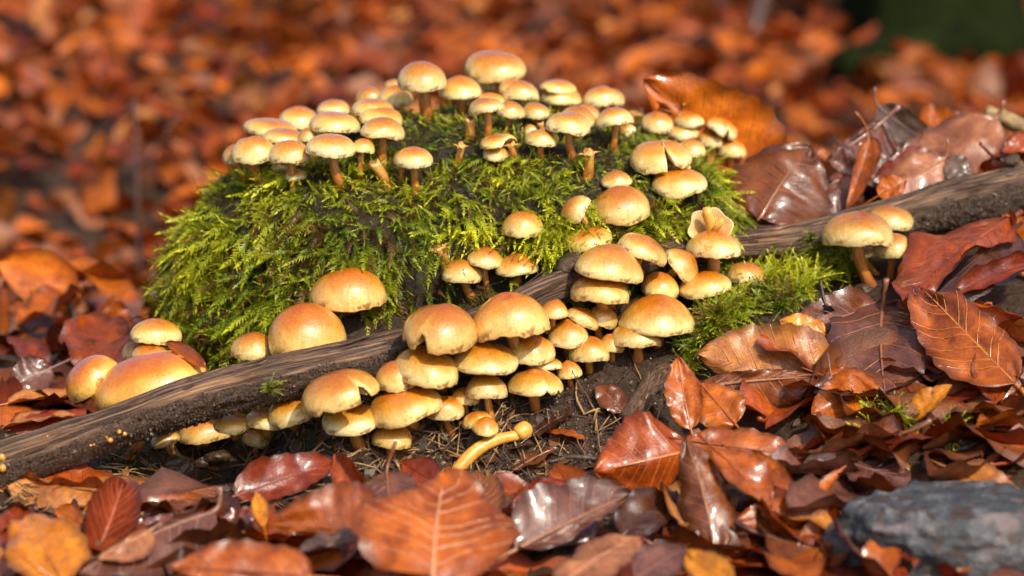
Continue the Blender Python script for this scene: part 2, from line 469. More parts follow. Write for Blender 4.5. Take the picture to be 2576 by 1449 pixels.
# the fallen branch lying across the front of the mound
LOGP = [(-170, 1222, -.104, 1.0), (0, 1172, -.097, 1.0), (308, 1068, -.085, .87), (500, 1001, -.077, .96), (690, 955, -.070, .97), (940, 896, -.058, .88),
        (1200, 815, -.045, .72), (1350, 742, -.033, .61), (1450, 706, -.022, .62), (1700, 634, .010, .58), (1850, 620, .028, .62), (2000, 608, .043, .78),
        (2230, 556, .064, .97), (2392, 511, .074, 1.07), (2576, 475, .086, 1.12), (2800, 420, .10, 1.2)]
lp = []
for px, py, y, r in LOGP:
    w = P(px, py, y); lp.append((w.x, w.y, w.z, r * 0.01))
LOG = catmull(lp, 420)
def log_mesh():
    n, m = 128, len(LOG)
    T = np.gradient(LOG[:, :3], axis=0); T /= np.linalg.norm(T, axis=1)[:, None]
    up = np.array([0, 0, 1.0])
    A = up - T * (T @ up)[:, None]; A /= np.linalg.norm(A, axis=1)[:, None]
    B = np.cross(T, A)
    th = np.linspace(0, 2 * np.pi, n, endpoint=False)
    s = np.concatenate([[0], np.cumsum(np.linalg.norm(np.diff(LOG[:, :3], axis=0), axis=1))])
    TH, S_ = np.meshgrid(th, s)
    cx, sx = np.cos(TH), np.sin(TH)
    # front is -y: B points to -y or +y; find the sign
    front = -(B @ np.array([0, 1.0, 0]))[:, None] * sx
    lowf = -cx * 0.75 + front * 0.45
    soil = smooth(-0.12, 0.30, lowf + 0.28 * vnoise(S_ * 60, TH * 2, 0, 11) + 0.16 * vnoise(S_ * 200, TH * 6, 0, 12))
    soil = soil * (1 - 0.75 * smooth(0.20, 0.27, S_) * (1 - smooth(0.44, 0.49, S_)))
    grain = vnoise(cx * 7 + 3, sx * 7, S_ * 14, 13) * 0.5 + vnoise(cx * 16, sx * 16, S_ * 22, 14) * 0.5
    clod = vnoise(cx * 5, sx * 5, S_ * 380, 15) * 0.6 + vnoise(cx * 11, sx * 11, S_ * 800, 16) * 0.5
    cr = np.abs(vnoise(cx * 9 + 20, sx * 9, S_ * 16 + .4 * TH, 18)); cr2 = np.abs(vnoise(cx * 20 + 20, sx * 20, S_ * 26, 19))
    grain = grain - 1.6 * (1 - smooth(.0, .10, cr)) - 0.8 * (1 - smooth(.0, .12, cr2))
    R = LOG[:, 3][:, None] * (1 + 0.13 * vnoise(cx * 1.3, sx * 1.3, S_ * 26, 17) + 0.07 * vnoise(cx * 2.5, sx * 2.5, S_ * 70, 20) + (1 - soil) * 0.070 * grain + soil * 0.085 * clod + 0.05 * soil)
    R = R * (1 - 0.12 * np.abs(cx) * 0)
    V = LOG[:, None, :3] + (A[:, None, :] * cx[..., None] + B[:, None, :] * sx[..., None]) * R[..., None]
    V = V.reshape(-1, 3)
    uv = np.stack([(TH / (2 * np.pi)).ravel(), (S_ / 0.5).ravel()], 1)
    idx = np.arange(m * n).reshape(m, n)
    F = np.stack([idx[:-1].ravel(), np.roll(idx, -1, 1)[:-1].ravel(), np.roll(idx, -1, 1)[1:].ravel(), idx[1:].ravel()], 1)
    col = np.zeros((len(V), 3)); col[:, 0] = soil.ravel()
    N = (A[:, None, :] * cx[..., None] + B[:, None, :] * sx[..., None]).reshape(-1, 3)
    return V, F, uv, col, N, soil.ravel()
lv, lf, luv, lcol, LN, LSOIL = log_mesh()

def tris(f): return [tuple(q) for q in f.tolist()]
allv = np.vstack([gv, mv, lv])
allf = tris(gf) + tris(mf + len(gv)) + tris(lf + len(gv) + len(mv))
BVH = BVHTree.FromPolygons([Vector(v) for v in allv.tolist()], allf)
BVH_G = BVHTree.FromPolygons([Vector(v) for v in gv.tolist()], tris(gf))
BVH_M = BVHTree.FromPolygons([Vector(v) for v in np.vstack([gv, mv]).tolist()], tris(gf) + tris(mf + len(gv)))

def hit(px, py, bvh=None):
    """where the line of sight through (px, py) meets ground, mound or branch"""
    d = ray(px, py).normalized()
    h = (bvh or BVH).ray_cast(CAM, d)
    if h[0] is None: return P(px, py, 1.0), Vector((0, 0, 1))
    n = h[1]
    return h[0], (n if n.dot(d) < 0 else -n)
def down(x, y):
    h = BVH_M.ray_cast(Vector((x, y, 0.6)), Vector((0, 0, -1)))
    return h[0].z if h[0] is not None else 0.0

log_root = empty('fallen_branch', LOG[140, :3])
tag(log_root, 'long weathered wooden branch crusted with wet soil, lying diagonally below the mossy mound', 'branch')
LO = np.array(log_root.location)
mk('wood', lv - LO, lf, M['log'], log_root, uv=luv, col=lcol)
def stub(parent, org, p0, p1, r0, r1, name):
    p0, p1 = Vector(p0), Vector(p1)
    ax = p1 - p0
    pts = [p0 + ax * t + Vector((0, 0, 0.0015 * math.sin(t * 5))) for t in np.linspace(0, 1, 9)]
    rr = [r0 + (r1 - r0) * t + 0.0009 * math.sin(9 * t) for t in np.linspace(0, 1, 9)]
    v, f, u = tube(pts, rr, 14)
    v = np.array([tuple(a) for a in v])
    v = v + 0.0007 * np.stack([vnoise(v[:, 0] * 600, v[:, 1] * 600, v[:, 2] * 600, 60 + i) for i in range(3)], 1)
    c = np.zeros((len(v), 3))
    return mk(name, v - org, f, M['log'], parent, uv=np.array(u) * (1, .1), col=c)
stub(log_root, LO, P(1462, 700, -.021), P(1425, 645, -.024), .0075, .0050, 'branch_stub')
stub(log_root, LO, P(2560, 440, .088), P(2545, 388, .086), .0042, .0028, 'branch_stub')

# ------------------------------------------------------------------ moss: many small feathery fronds
def frond(n, length_w, branches, bend, seed):
    """one frond along +Z that bends towards +X; returns triangles and t (0 base .. 1 tip)"""
    rg = np.random.default_rng(seed)
    V, F, Tt = [], [], []
    def axis(o, d, L, bnd, w, npair, t0, lw):
        side = np.cross(d, [0.37, 0.11, 0.92]); side /= np.linalg.norm(side)
        nrm = np.cross(side, d)
        pts = []
        for s in np.linspace(0, 1, npair + 1):
            dd = d * s * L + np.array([1.0, 0, -0.35]) * bnd * s * s * L
            pts.append(o + dd)
        for i in range(npair):
            a, b = pts[i], pts[i + 1]
            k = len(V); V.extend([a - side * w, a + side * w, b]); F.append((k, k + 1, k + 2)); Tt.extend([t0 + (1 - t0) * i / npair] * 3)
            tl = (b - a) / np.linalg.norm(b - a)
            s = i / npair
            ll = lw * (0.65 + 0.5 * math.sin(math.pi * min(1, s * 0.9 + 0.15))) * rg.uniform(0.8, 1.2)
            for sg in (-1, 1):
                q = a + tl * rg.uniform(-.01, .02)
                out = side * sg * 0.75 + tl * 0.75 + nrm * rg.uniform(-0.15, 0.45)
                out /= np.linalg.norm(out)
                k = len(V)
                wv = tl * ll * 0.23
                V.extend([q - wv, q + wv, q + out * ll]); F.append((k, k + 1, k + 2))
                tb = t0 + (1 - t0) * s
                Tt.extend([tb, tb, min(1, tb + 0.25)])
        k = len(V); e = pts[-1]; tl = pts[-1] - pts[-2]; tl = tl / np.linalg.norm(tl)
        V.extend([e - side * lw * .3, e + side * lw * .3, e + tl * lw * 1.3]); F.append((k, k + 1, k + 2)); Tt.extend([1, 1, 1])
        return pts
    pts = axis(np.zeros(3), np.array([0, 0, 1.0]), 1.0, bend, 0.014, n, 0.0, length_w)
    for b in range(branches):
        i = int(n * (0.25 + 0.5 * b / max(1, branches)))
        sg = 1 if b % 2 else -1
        d = np.array([0.25, sg * 0.75, 0.75]); d /= np.linalg.norm(d)
        axis(pts[i], d, rg.uniform(0.28, 0.42), bend * .6, 0.009, max(4, n // 2), 0.35, length_w * 0.72)
    return np.array(V), np.array(F), np.array(Tt)

FR = [frond(16, 0.125, 0, 0.45, 1), frond(15, 0.12, 2, 0.55, 2), frond(14, 0.115, 3, 0.4, 3), frond(16, 0.11, 2, 0.7, 4), frond(12, 0.15, 0, 0.3, 5), frond(14, 0.12, 4, 0.6, 6)]
FR_LOW = [frond(6, 0.22, 0, 0.5, 11), frond(7, 0.20, 0, 0.3, 12)]

def grow(name, pts, nrm, outd, length, label, spread=0.5, cat='moss', tone=1.0, dead=0.10, mat=None, seed=0, FR=FR):
    """plant a frond at every point: outd is its mean direction, bending downwards"""
    rg = np.random.default_rng(100 + seed)
    N = len(pts)
    which = rg.integers(0, len(FR), N)
    VV, FF, CC = [], [], []
    off = 0
    down_ = np.array([0, 0, -1.0])
    cl = vnoise(pts[:, 0] * 55, pts[:, 1] * 55, pts[:, 2] * 55, 40 + seed)
    for w in range(len(FR)):
        sel = np.where(which == w)[0]
        if len(sel) == 0: continue
        fv, ff, ft = FR[w]
        d = outd[sel] + spread * rg.normal(size=(len(sel), 3))
        d /= np.linalg.norm(d, axis=1)[:, None]
        # x axis = direction the frond bends towards: downhill and outwards
        x = down_ + 0.6 * nrm[sel] + 0.5 * rg.normal(size=(len(sel), 3))
        x = x - d * np.sum(x * d, 1)[:, None]; x /= np.linalg.norm(x, axis=1)[:, None] + 1e-9
        y = np.cross(d, x)
        L = (length[sel] * rg.uniform(0.65, 1.3, len(sel)))[:, None, None]
        v = pts[sel][:, None, :] + L * (fv[None, :, 0:1] * x[:, None, :] + fv[None, :, 1:2] * y[:, None, :] + fv[None, :, 2:3] * d[:, None, :])
        VV.append(v.reshape(-1, 3))
        f = ff[None] + (np.arange(len(sel)) * len(fv))[:, None, None] + off
        FF.append(f.reshape(-1, 3)); off += len(sel) * len(fv)
        h = rg.uniform(0, 1, len(sel))
        g = np.clip(0.5 + 0.9 * cl[sel] + 0.35 * (h - 0.5), 0, 1)
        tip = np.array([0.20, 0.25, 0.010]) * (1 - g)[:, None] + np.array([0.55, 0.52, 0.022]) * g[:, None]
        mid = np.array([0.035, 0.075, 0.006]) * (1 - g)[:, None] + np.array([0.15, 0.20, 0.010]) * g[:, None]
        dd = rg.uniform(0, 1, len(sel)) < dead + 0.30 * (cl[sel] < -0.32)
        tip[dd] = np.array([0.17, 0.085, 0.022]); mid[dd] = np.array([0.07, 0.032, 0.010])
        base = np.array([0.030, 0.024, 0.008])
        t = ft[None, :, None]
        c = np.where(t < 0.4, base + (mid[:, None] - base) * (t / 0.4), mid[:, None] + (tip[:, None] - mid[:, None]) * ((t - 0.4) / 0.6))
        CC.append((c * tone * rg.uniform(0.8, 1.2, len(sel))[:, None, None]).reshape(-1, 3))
    o = mk(name, np.vstack(VV), np.vstack(FF), M['moss'], col=np.vstack(CC), smooth_=False)
    return tag(o, label, cat, kind='stuff')

def mesh_samples(v, f, n, rg, keep=None):
    a, b, c, d = [v[f[:, i]] for i in range(4)]
    nn = np.cross(c - a, d - b); ar = np.linalg.norm(nn, axis=1) + 1e-12
    nn = nn / ar[:, None]
    cen = (a + b + c + d) / 4
    wgt = ar * (keep(cen, nn) if keep is not None else 1)
    i = rg.choice(len(f), n, p=wgt / wgt.sum())
    u, w = rg.uniform(0, 1, (2, n, 1))
    p = (a[i] * (1 - u) + b[i] * u) * (1 - w) + (d[i] * (1 - u) + c[i] * u) * w
    return p, nn[i]

rg = np.random.default_rng(5)
def keepm(c, n):
    w = np.where(c[:, 2] > 0.012, 1.0, 0.0)
    w = w * np.where(c[:, 1] > MCY + 0.03, 0.35, 1.0)
    bare = vnoise(c[:, 0] * 38, c[:, 1] * 38, c[:, 2] * 38, 22)
    w = w * np.where(bare < -0.45, 0.5, 1.0)
    # thinner over the damp dark hollow to the right below
    w = w * np.where((c[:, 0] > -0.035) & (c[:, 2] < 0.075) & (c[:, 1] < 0.06), 0.75, 1.0)
    w = w * np.where((c[:, 0] > -.045) & (c[:, 0] < .018) & (c[:, 2] < .082) & (c[:, 1] < .05), 0.10, 1.0)
    return w
p, n = mesh_samples(mv, mf, 13000, rg, keepm)
n = np.where(((p - np.array([MCX, MCY, 0.05])) * n).sum(1)[:, None] < 0, -n, n)
horiz = n.copy(); horiz[:, 2] = 0
steep = np.clip(1 - n[:, 2], 0, 1)[:, None]
sw = np.stack([vnoise(p[:, 0] * 28, p[:, 1] * 28, p[:, 2] * 28, 77), np.zeros(len(p)), 0.6 * vnoise(p[:, 0] * 28, p[:, 1] * 28, p[:, 2] * 28, 78)], 1)
out = n * 0.40 + steep * np.array([[0, 0, -0.45]]) + horiz * 0.15 + np.array([[0, -0.20, 0.0]]) + 0.9 * sw
left = np.clip(-(p[:, 0] + 0.07) / 0.06, 0, 1)[:, None]
out = out + left * np.array([[-0.28, -0.08, -0.35]])
L = 0.0150 + 0.0025 * left[:, 0] * steep[:, 0] + 0.0035 * steep[:, 0]
L = L * np.where((n[:, 2] > 0.6), np.where(p[:, 1] > 0.035, 0.40, 0.60), 1.0)
# the back of the mound, where the mushrooms stand, has short moss
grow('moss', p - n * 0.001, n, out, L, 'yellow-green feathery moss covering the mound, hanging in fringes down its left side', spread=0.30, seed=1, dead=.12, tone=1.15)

# a low dark mat beneath the long fronds
rg = np.random.default_rng(6)
p, n = mesh_samples(mv, mf, 9000, rg, lambda c, q: np.where(c[:, 2] > 0.008, 1.0, 0.0))
n = np.where(((p - np.array([MCX, MCY, 0.05])) * n).sum(1)[:, None] < 0, -n, n)
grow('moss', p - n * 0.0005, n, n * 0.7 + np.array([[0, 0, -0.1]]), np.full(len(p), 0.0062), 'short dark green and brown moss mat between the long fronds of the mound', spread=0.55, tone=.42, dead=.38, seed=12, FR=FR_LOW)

def patch(px0, py0, rx, ry, count, length, label, tone=1.0, ang=0.0, seed=0, upw=0.7, bvh=None, tow=(-0.3, -0.35, 0)):
    rgp = np.random.default_rng(300 + seed)
    pts, nr = [], []
    ca, sa = math.cos(ang), math.sin(ang)
    for _ in range(count):
        a = rgp.uniform(0, 2 * math.pi); r = math.sqrt(rgp.uniform(0, 1)) * (0.85 + 0.25 * math.sin(3 * a + seed))
        ex, ey = rx * r * math.cos(a), ry * r * math.sin(a)
        h, nn = hit(px0 + ex * ca - ey * sa, py0 + ex * sa + ey * ca, bvh)
        bulge = max(0, 1 - r) * 0.006
        pts.append(tuple(h + nn * bulge)); nr.append(tuple(nn))
    pts, nr = np.array(pts), np.array(nr)
    out = nr * 0.5 + np.array([[0, 0, upw]]) + np.array([tow])
    return grow('moss', pts, nr, out, np.full(count, length), label, spread=0.5, tone=tone, seed=seed)

patch(1975, 722, 215, 62, 1500, 0.0105, 'bright moss cushion between the mushroom cluster and the right hand leaves', 1.1, -0.22, 2)
patch(1810, 830, 62, 40, 330, 0.012, 'fringe of long bright moss beside the pale orange leaf', 1.15, -0.5, 3, 0.5, None, (-0.6, -0.4, 0))
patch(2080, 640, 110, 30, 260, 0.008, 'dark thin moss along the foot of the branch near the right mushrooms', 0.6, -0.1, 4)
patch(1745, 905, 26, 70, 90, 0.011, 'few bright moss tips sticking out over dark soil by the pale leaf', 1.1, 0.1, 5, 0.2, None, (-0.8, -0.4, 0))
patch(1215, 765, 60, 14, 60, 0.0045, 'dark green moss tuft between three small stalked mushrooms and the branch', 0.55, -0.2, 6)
patch(1830, 455, 55, 60, 330, 0.0105, 'moss tuft between the upright orange leaf and the dark glossy leaf', 0.85, 0.4, 7)
patch(2235, 1078, 85, 40, 170, 0.0095, 'small yellow-green moss clump beside the folded orange leaf piece in front', 1.25, 0.0, 8)
patch(2405, 1112, 36, 22, 60, 0.009, 'tiny moss sprig to the right of the small front clump', 1.25, 0.0, 9)
patch(325, 1155, 42, 18, 60, 0.005, 'dark little moss patch on the soil under the branch', 0.5, 0.0, 10)
# thin upright shoots standing on the branch
sh = []
for px, py in ((1920, 650), (1938, 660), (2010, 645), (2032, 650), (2040, 610), (2046, 600), (1965, 655), (1985, 650), (1950, 640), (2110, 640), (2125, 650), (680, 985), (676, 990), (735, 1070), (1890, 662), (1870, 668), (1850, 672)):
    for _ in range(4):
        h, nn = hit(px + random.uniform(-9, 9), py + random.uniform(-6, 6)); sh.append(tuple(h))
sh = np.array(sh)
grow('moss', sh, np.tile([[0, -1.0, 0.2]], (len(sh), 1)), np.tile([[0, -0.5, 1.0]], (len(sh), 1)), np.full(len(sh), 0.0085), 'thin upright moss shoots growing along the wooden branch', spread=0.25, dead=0, seed=11)

# ------------------------------------------------------------------ mushrooms
VIEW = {'1': (536.7, 100.6, .27777), '2': (1006.2, 100.6, .27777), '3': (1341.7, 201.2, .27777), '4': (1006.2, 503.1, .27777), '5': (1341.7, 503.1, .27777),
        '6': (134.2, 637.3, .34727), '7': (805.0, 838.5, .27777), 'R': (1744.1, 167.7, .32406), 'S': (1744.1, 603.7, .34717)}
def vp(v, x, y):
    a = VIEW[v]; return a[0] + x * a[2], a[1] + y * a[2]

GROUPS = {'top': 'mushrooms crowded on top of the mossy mound', 'front': 'mushrooms clustered below the branch', 'left': 'mushrooms behind the branch on the left',
          'mid': 'small mushrooms on the steep face of the mound', 'right': 'mushrooms beside the branch on the right'}

def cap_profile(t, H, shape):
    a = t * math.pi / 2
    if shape == 'c':        # bell to cone with a boss
        r = math.sin(a) ** 0.98
        z = H * (0.80 * math.cos(a) ** 1.0 + 0.20 * max(0, 1 - t * 1.25) ** 1.5)
    elif shape == 'f':      # flat and broad, rounded shoulder
        r = math.sin(a) ** 0.86
        z = H * (max(0.0, math.cos(a)) ** 0.80)
    else:                   # dome
        r = math.sin(a) ** 0.92
        z = H * (0.94 * max(0.0, math.cos(a)) ** 0.86 + 0.06 * max(0, 1 - t * 3))
    return r, z

LPX = [a[0] for a in LOGP]
def log_at(px): return float(np.interp(px, LPX, [a[2] for a in LOGP])), float(np.interp(px, LPX, [a[3] for a in LOGP])) * 0.01
def make_mushroom(v, x0, x1, yt, yb, base, roll, shape, tint, grp, label, y=None, notch=None, dirt=0.0, seed=0, bv=None, dy=0.0, pitch=0.0, opt_behind=False, hang=False):
    rg = random.Random(seed * 17 + 3)
    X0, T = vp(v, x0, yt); X1, Bm = vp(v, x1, yb)
    bx, by = vp(bv or v, *base)
    if y is None:
        b, _ = hit(bx, by)
    else:
        b = P(bx, by, y)
    lean = 0.0
    px_c = (X0 + X1) / 2; w = X1 - X0
    if grp == 'front' and y is None:                   # these stand before the branch
        yl, rl = log_at(px_c)
        lim = yl - rl - 0.004 - 0.30 * w * mpp(b)
        if b.y > lim and by < 1100 and not opt_behind: b = P(bx, by, lim); y = lim; lean = .022
    if y is None and b.y > MCY + MRY * 0.78: b = P(bx, by, MCY + MRY * 0.62); y = b.y
    if y is not None:
        gz = down(b.x, b.y)
        if b.z > gz + 0.002: b = Vector((b.x, b.y, gz))
    yc = b.y - 0.002 + dy
    pitch += rg.uniform(-3, 7); roll += rg.uniform(-3, 3)
    a = math.radians(roll)
    w, h = X1 - X0, Bm - T
    # solve cap radius and height (in photo pixels) from the box of a cap rolled by a
    best = None
    tq = np.linspace(0, 2 * math.pi, 16, endpoint=False); sq = np.linspace(0, math.pi, 15)
    ca_, sa_ = math.cos(a), math.sin(a)
    bxs, bys = np.concatenate([np.cos(tq), np.cos(sq)]), np.concatenate([0.225 * np.sin(tq), 0 * sq])
    bh = np.concatenate([0 * tq, -np.sin(sq) ** 0.9])
    for q in np.linspace(0.50, 1.22, 19):
        ys = bys + q * bh
        xr = bxs * ca_ - ys * sa_; yr = bxs * sa_ + ys * ca_
        for R in np.linspace(0.30, 0.62, 33) * w:
            e = (R * np.ptp(xr) - w) ** 2 + (R * np.ptp(yr) - h) ** 2 + (R * 0.10 * (q - 0.85)) ** 2
            if best is None or e < best[0]:
                best = (e, R, R * q, R * (xr.max() + xr.min()) / 2, R * (yr.max() + yr.min()) / 2)
    _, Rp, Hp, ox, oy = best
    ccx, ccy = (X0 + X1) / 2 - ox, (T + Bm) / 2 - oy
    c = P(ccx, ccy, yc)
    k = mpp(c)
    R, H = Rp * k, Hp * k / 0.97
    if lean:                                             # rooted farther back, on the slope behind the cap
        b = Vector((b.x, b.y + lean, down(b.x, b.y + lean)))
    if hang:                                             # rooted in the underside of the branch
        b = c + Vector((0, .017, -.004))
    if c.z < b.z + 0.15 * R and not hang: b = Vector((b.x, b.y, c.z - 0.35 * R))
    root = empty('mushroom', b)
    tag(root, label, 'mushroom', GROUPS[grp])
    A = Vector((math.sin(a), -math.sin(math.radians(pitch)), math.cos(a))).normalized()
    Xa = Vector((1, 0, 0)) - A * A.x; Xa.normalize()
    Ya = A.cross(Xa)
    off = c - b
    nth, nt = 48, 14
    ph = [rg.uniform(0, 6.28) for _ in range(6)]
    lob = rg.uniform(0.015, 0.055); lift = rg.uniform(0.02, 0.085)
    dent = [(rg.uniform(0, 6.28), rg.uniform(0.15, 0.5), rg.uniform(-0.02, 0.06), rg.uniform(0.25, 0.6)) for _ in range(5)]
    cx0, cy0 = rg.uniform(-.13, .13), rg.uniform(-.1, .1)
    def pt(th, t, under=0.0):
        s = 1.0
        if notch:
            for (na, nw, nd) in notch:
                d = abs((th - math.radians(na) + math.pi) % (2 * math.pi) - math.pi)
                if d < nw: s *= 1 - nd * (1 - (d / nw) ** 2) ** 0.5 * (1 + .22 * math.sin(31 * th + ph[1]) * math.sin(13 * th))
        s *= 1 - 0.012 * (1 + math.sin(23 * th + ph[5]) * math.sin(9 * th))
        tc = min(1.0, t) * s
        r, z = cap_profile(tc, H / R, shape)
        wob = 1 + lob * math.sin(2 * th + ph[0]) * tc + lob * 0.8 * math.sin(3 * th + ph[1]) * tc + 0.25 * lob * math.sin(7 * th + ph[2]) * tc ** 3
        zz = z + lift * math.sin(2 * th + ph[3]) * tc ** 2 + 0.4 * lift * math.sin(5 * th + ph[4]) * tc ** 4
        for (da, dr, dd, dw) in dent:
            dx, dyy = r * math.cos(th) - dr * math.cos(da), r * math.sin(th) - dr * math.sin(da)
            zz -= dd * math.exp(-(dx * dx + dyy * dyy) / (dw * dw * 0.25))
        r *= wob
        if under > 0:
            r *= 1 - 0.10 * under
            zz += (-0.055 * math.sin(under * math.pi) + 0.05 * under)
        if t > 0.9 and under == 0: r -= 0.018 * (t - 0.9) / 0.1
        X, Y = r * math.cos(th) + cx0 * (1 - tc) ** 2, r * math.sin(th) + cy0 * (1 - tc) ** 2
        return off + (Xa * X + Ya * Y + A * zz) * R
    vs, uv, fs = [], [], []
    rows = [(t, 0.0) for t in np.linspace(0.02, 1.0, nt)] + [(1.0, .33), (1.0, .7), (1.0, 1.0)]
    for t, un in rows:
        for j in range(nth):
            vs.append(pt(2 * math.pi * j / nth, t, un)); uv.append((j / nth, min(1, t) if un == 0 else 1.0))
    for i in range(len(rows) - 1):
        for j in range(nth):
            j2 = (j + 1) % nth
            fs.append((i * nth + j, (i + 1) * nth + j, (i + 1) * nth + j2, i * nth + j2))
    fs.append(tuple(range(nth)))
    cap = mk('cap', vs, fs, M['cap'], root, uv=uv)
    o = tint
    o = o + (0.0 if grp == 'top' else 0.16) + rg.uniform(-.12, .12)
    g_ = rg.uniform(.80, 1.06) * (1.08 if grp == 'top' else 0.98)
    cap.color = (g_, g_ * (1.0 - 0.16 * o - 0.22 * max(0, o - .45) + rg.uniform(-.02, .02)), g_ * max(.10, 1.08 - 0.66 * o), 1.0 - dirt)
    # gills: radial folds under the cap
    gv_, gu, gf_ = [], [], []
    ng = 84
    for i, s in enumerate((0.90, 0.62, 0.36, 0.13)):
        for j in range(ng):
            th = 2 * math.pi * j / ng
            e = pt(th, 1.0, 1.0) - off
            ax = A * e.dot(A); rad = e - ax
            z = ax.dot(A) * (1 if i == 0 else 1) + R * (0.02 + 0.20 * (0.90 - s)) * min(1.0, H / R)
            fold = (0.022 if j % 2 else -0.022) * R * (0 if i == 3 else 1)
            gv_.append(off + rad * (s / 0.90) * 0.985 + A * (z + fold)); gu.append((j / ng, 1 - s))
    for i in range(3):
        for j in range(ng):
            j2 = (j + 1) % ng
            gf_.append((i * ng + j, (i + 1) * ng + j, (i + 1) * ng + j2, i * ng + j2))
    mk('gills', gv_, gf_, M['gill'], root, uv=gu, smooth_=False)
    # stem
    end = off + A * (H * 0.30)
    Lh = end.length
    sr = min(0.205 * R, 0.0027) * rg.uniform(0.88, 1.08)
    sr = max(sr, 0.0013)
    pts = []
    ctrl = end - A * (Lh * 0.55) + Vector((rg.uniform(-1, 1), rg.uniform(-1, 1), 0)) * sr * 0.9
    st = Vector((0, 0, -0.004)) if Lh > 0.006 else Vector((0, 0, -0.002))
    for s in np.linspace(0, 1, 14):
        pts.append(st * (1 - s) ** 2 + ctrl * 2 * s * (1 - s) + end * s * s)
    rr = [sr * (1.12 - 0.24 * s + 0.10 * math.sin(7 * s + ph[0])) for s in np.linspace(0, 1, 14)]
    v_, f_, u_ = tube(pts, rr, 14)
    v_ = np.array([tuple(q) for q in v_]) + 0.05 * sr * np.sin(np.arange(len(v_)) * 2.7)[:, None]
    sm = mk('stem', v_, f_, M['stem'], root, uv=u_)
    s_ = rg.uniform(0.8, 1.15); sm.color = (s_, s_ * rg.uniform(.92, 1.05), s_, 1)
    return root

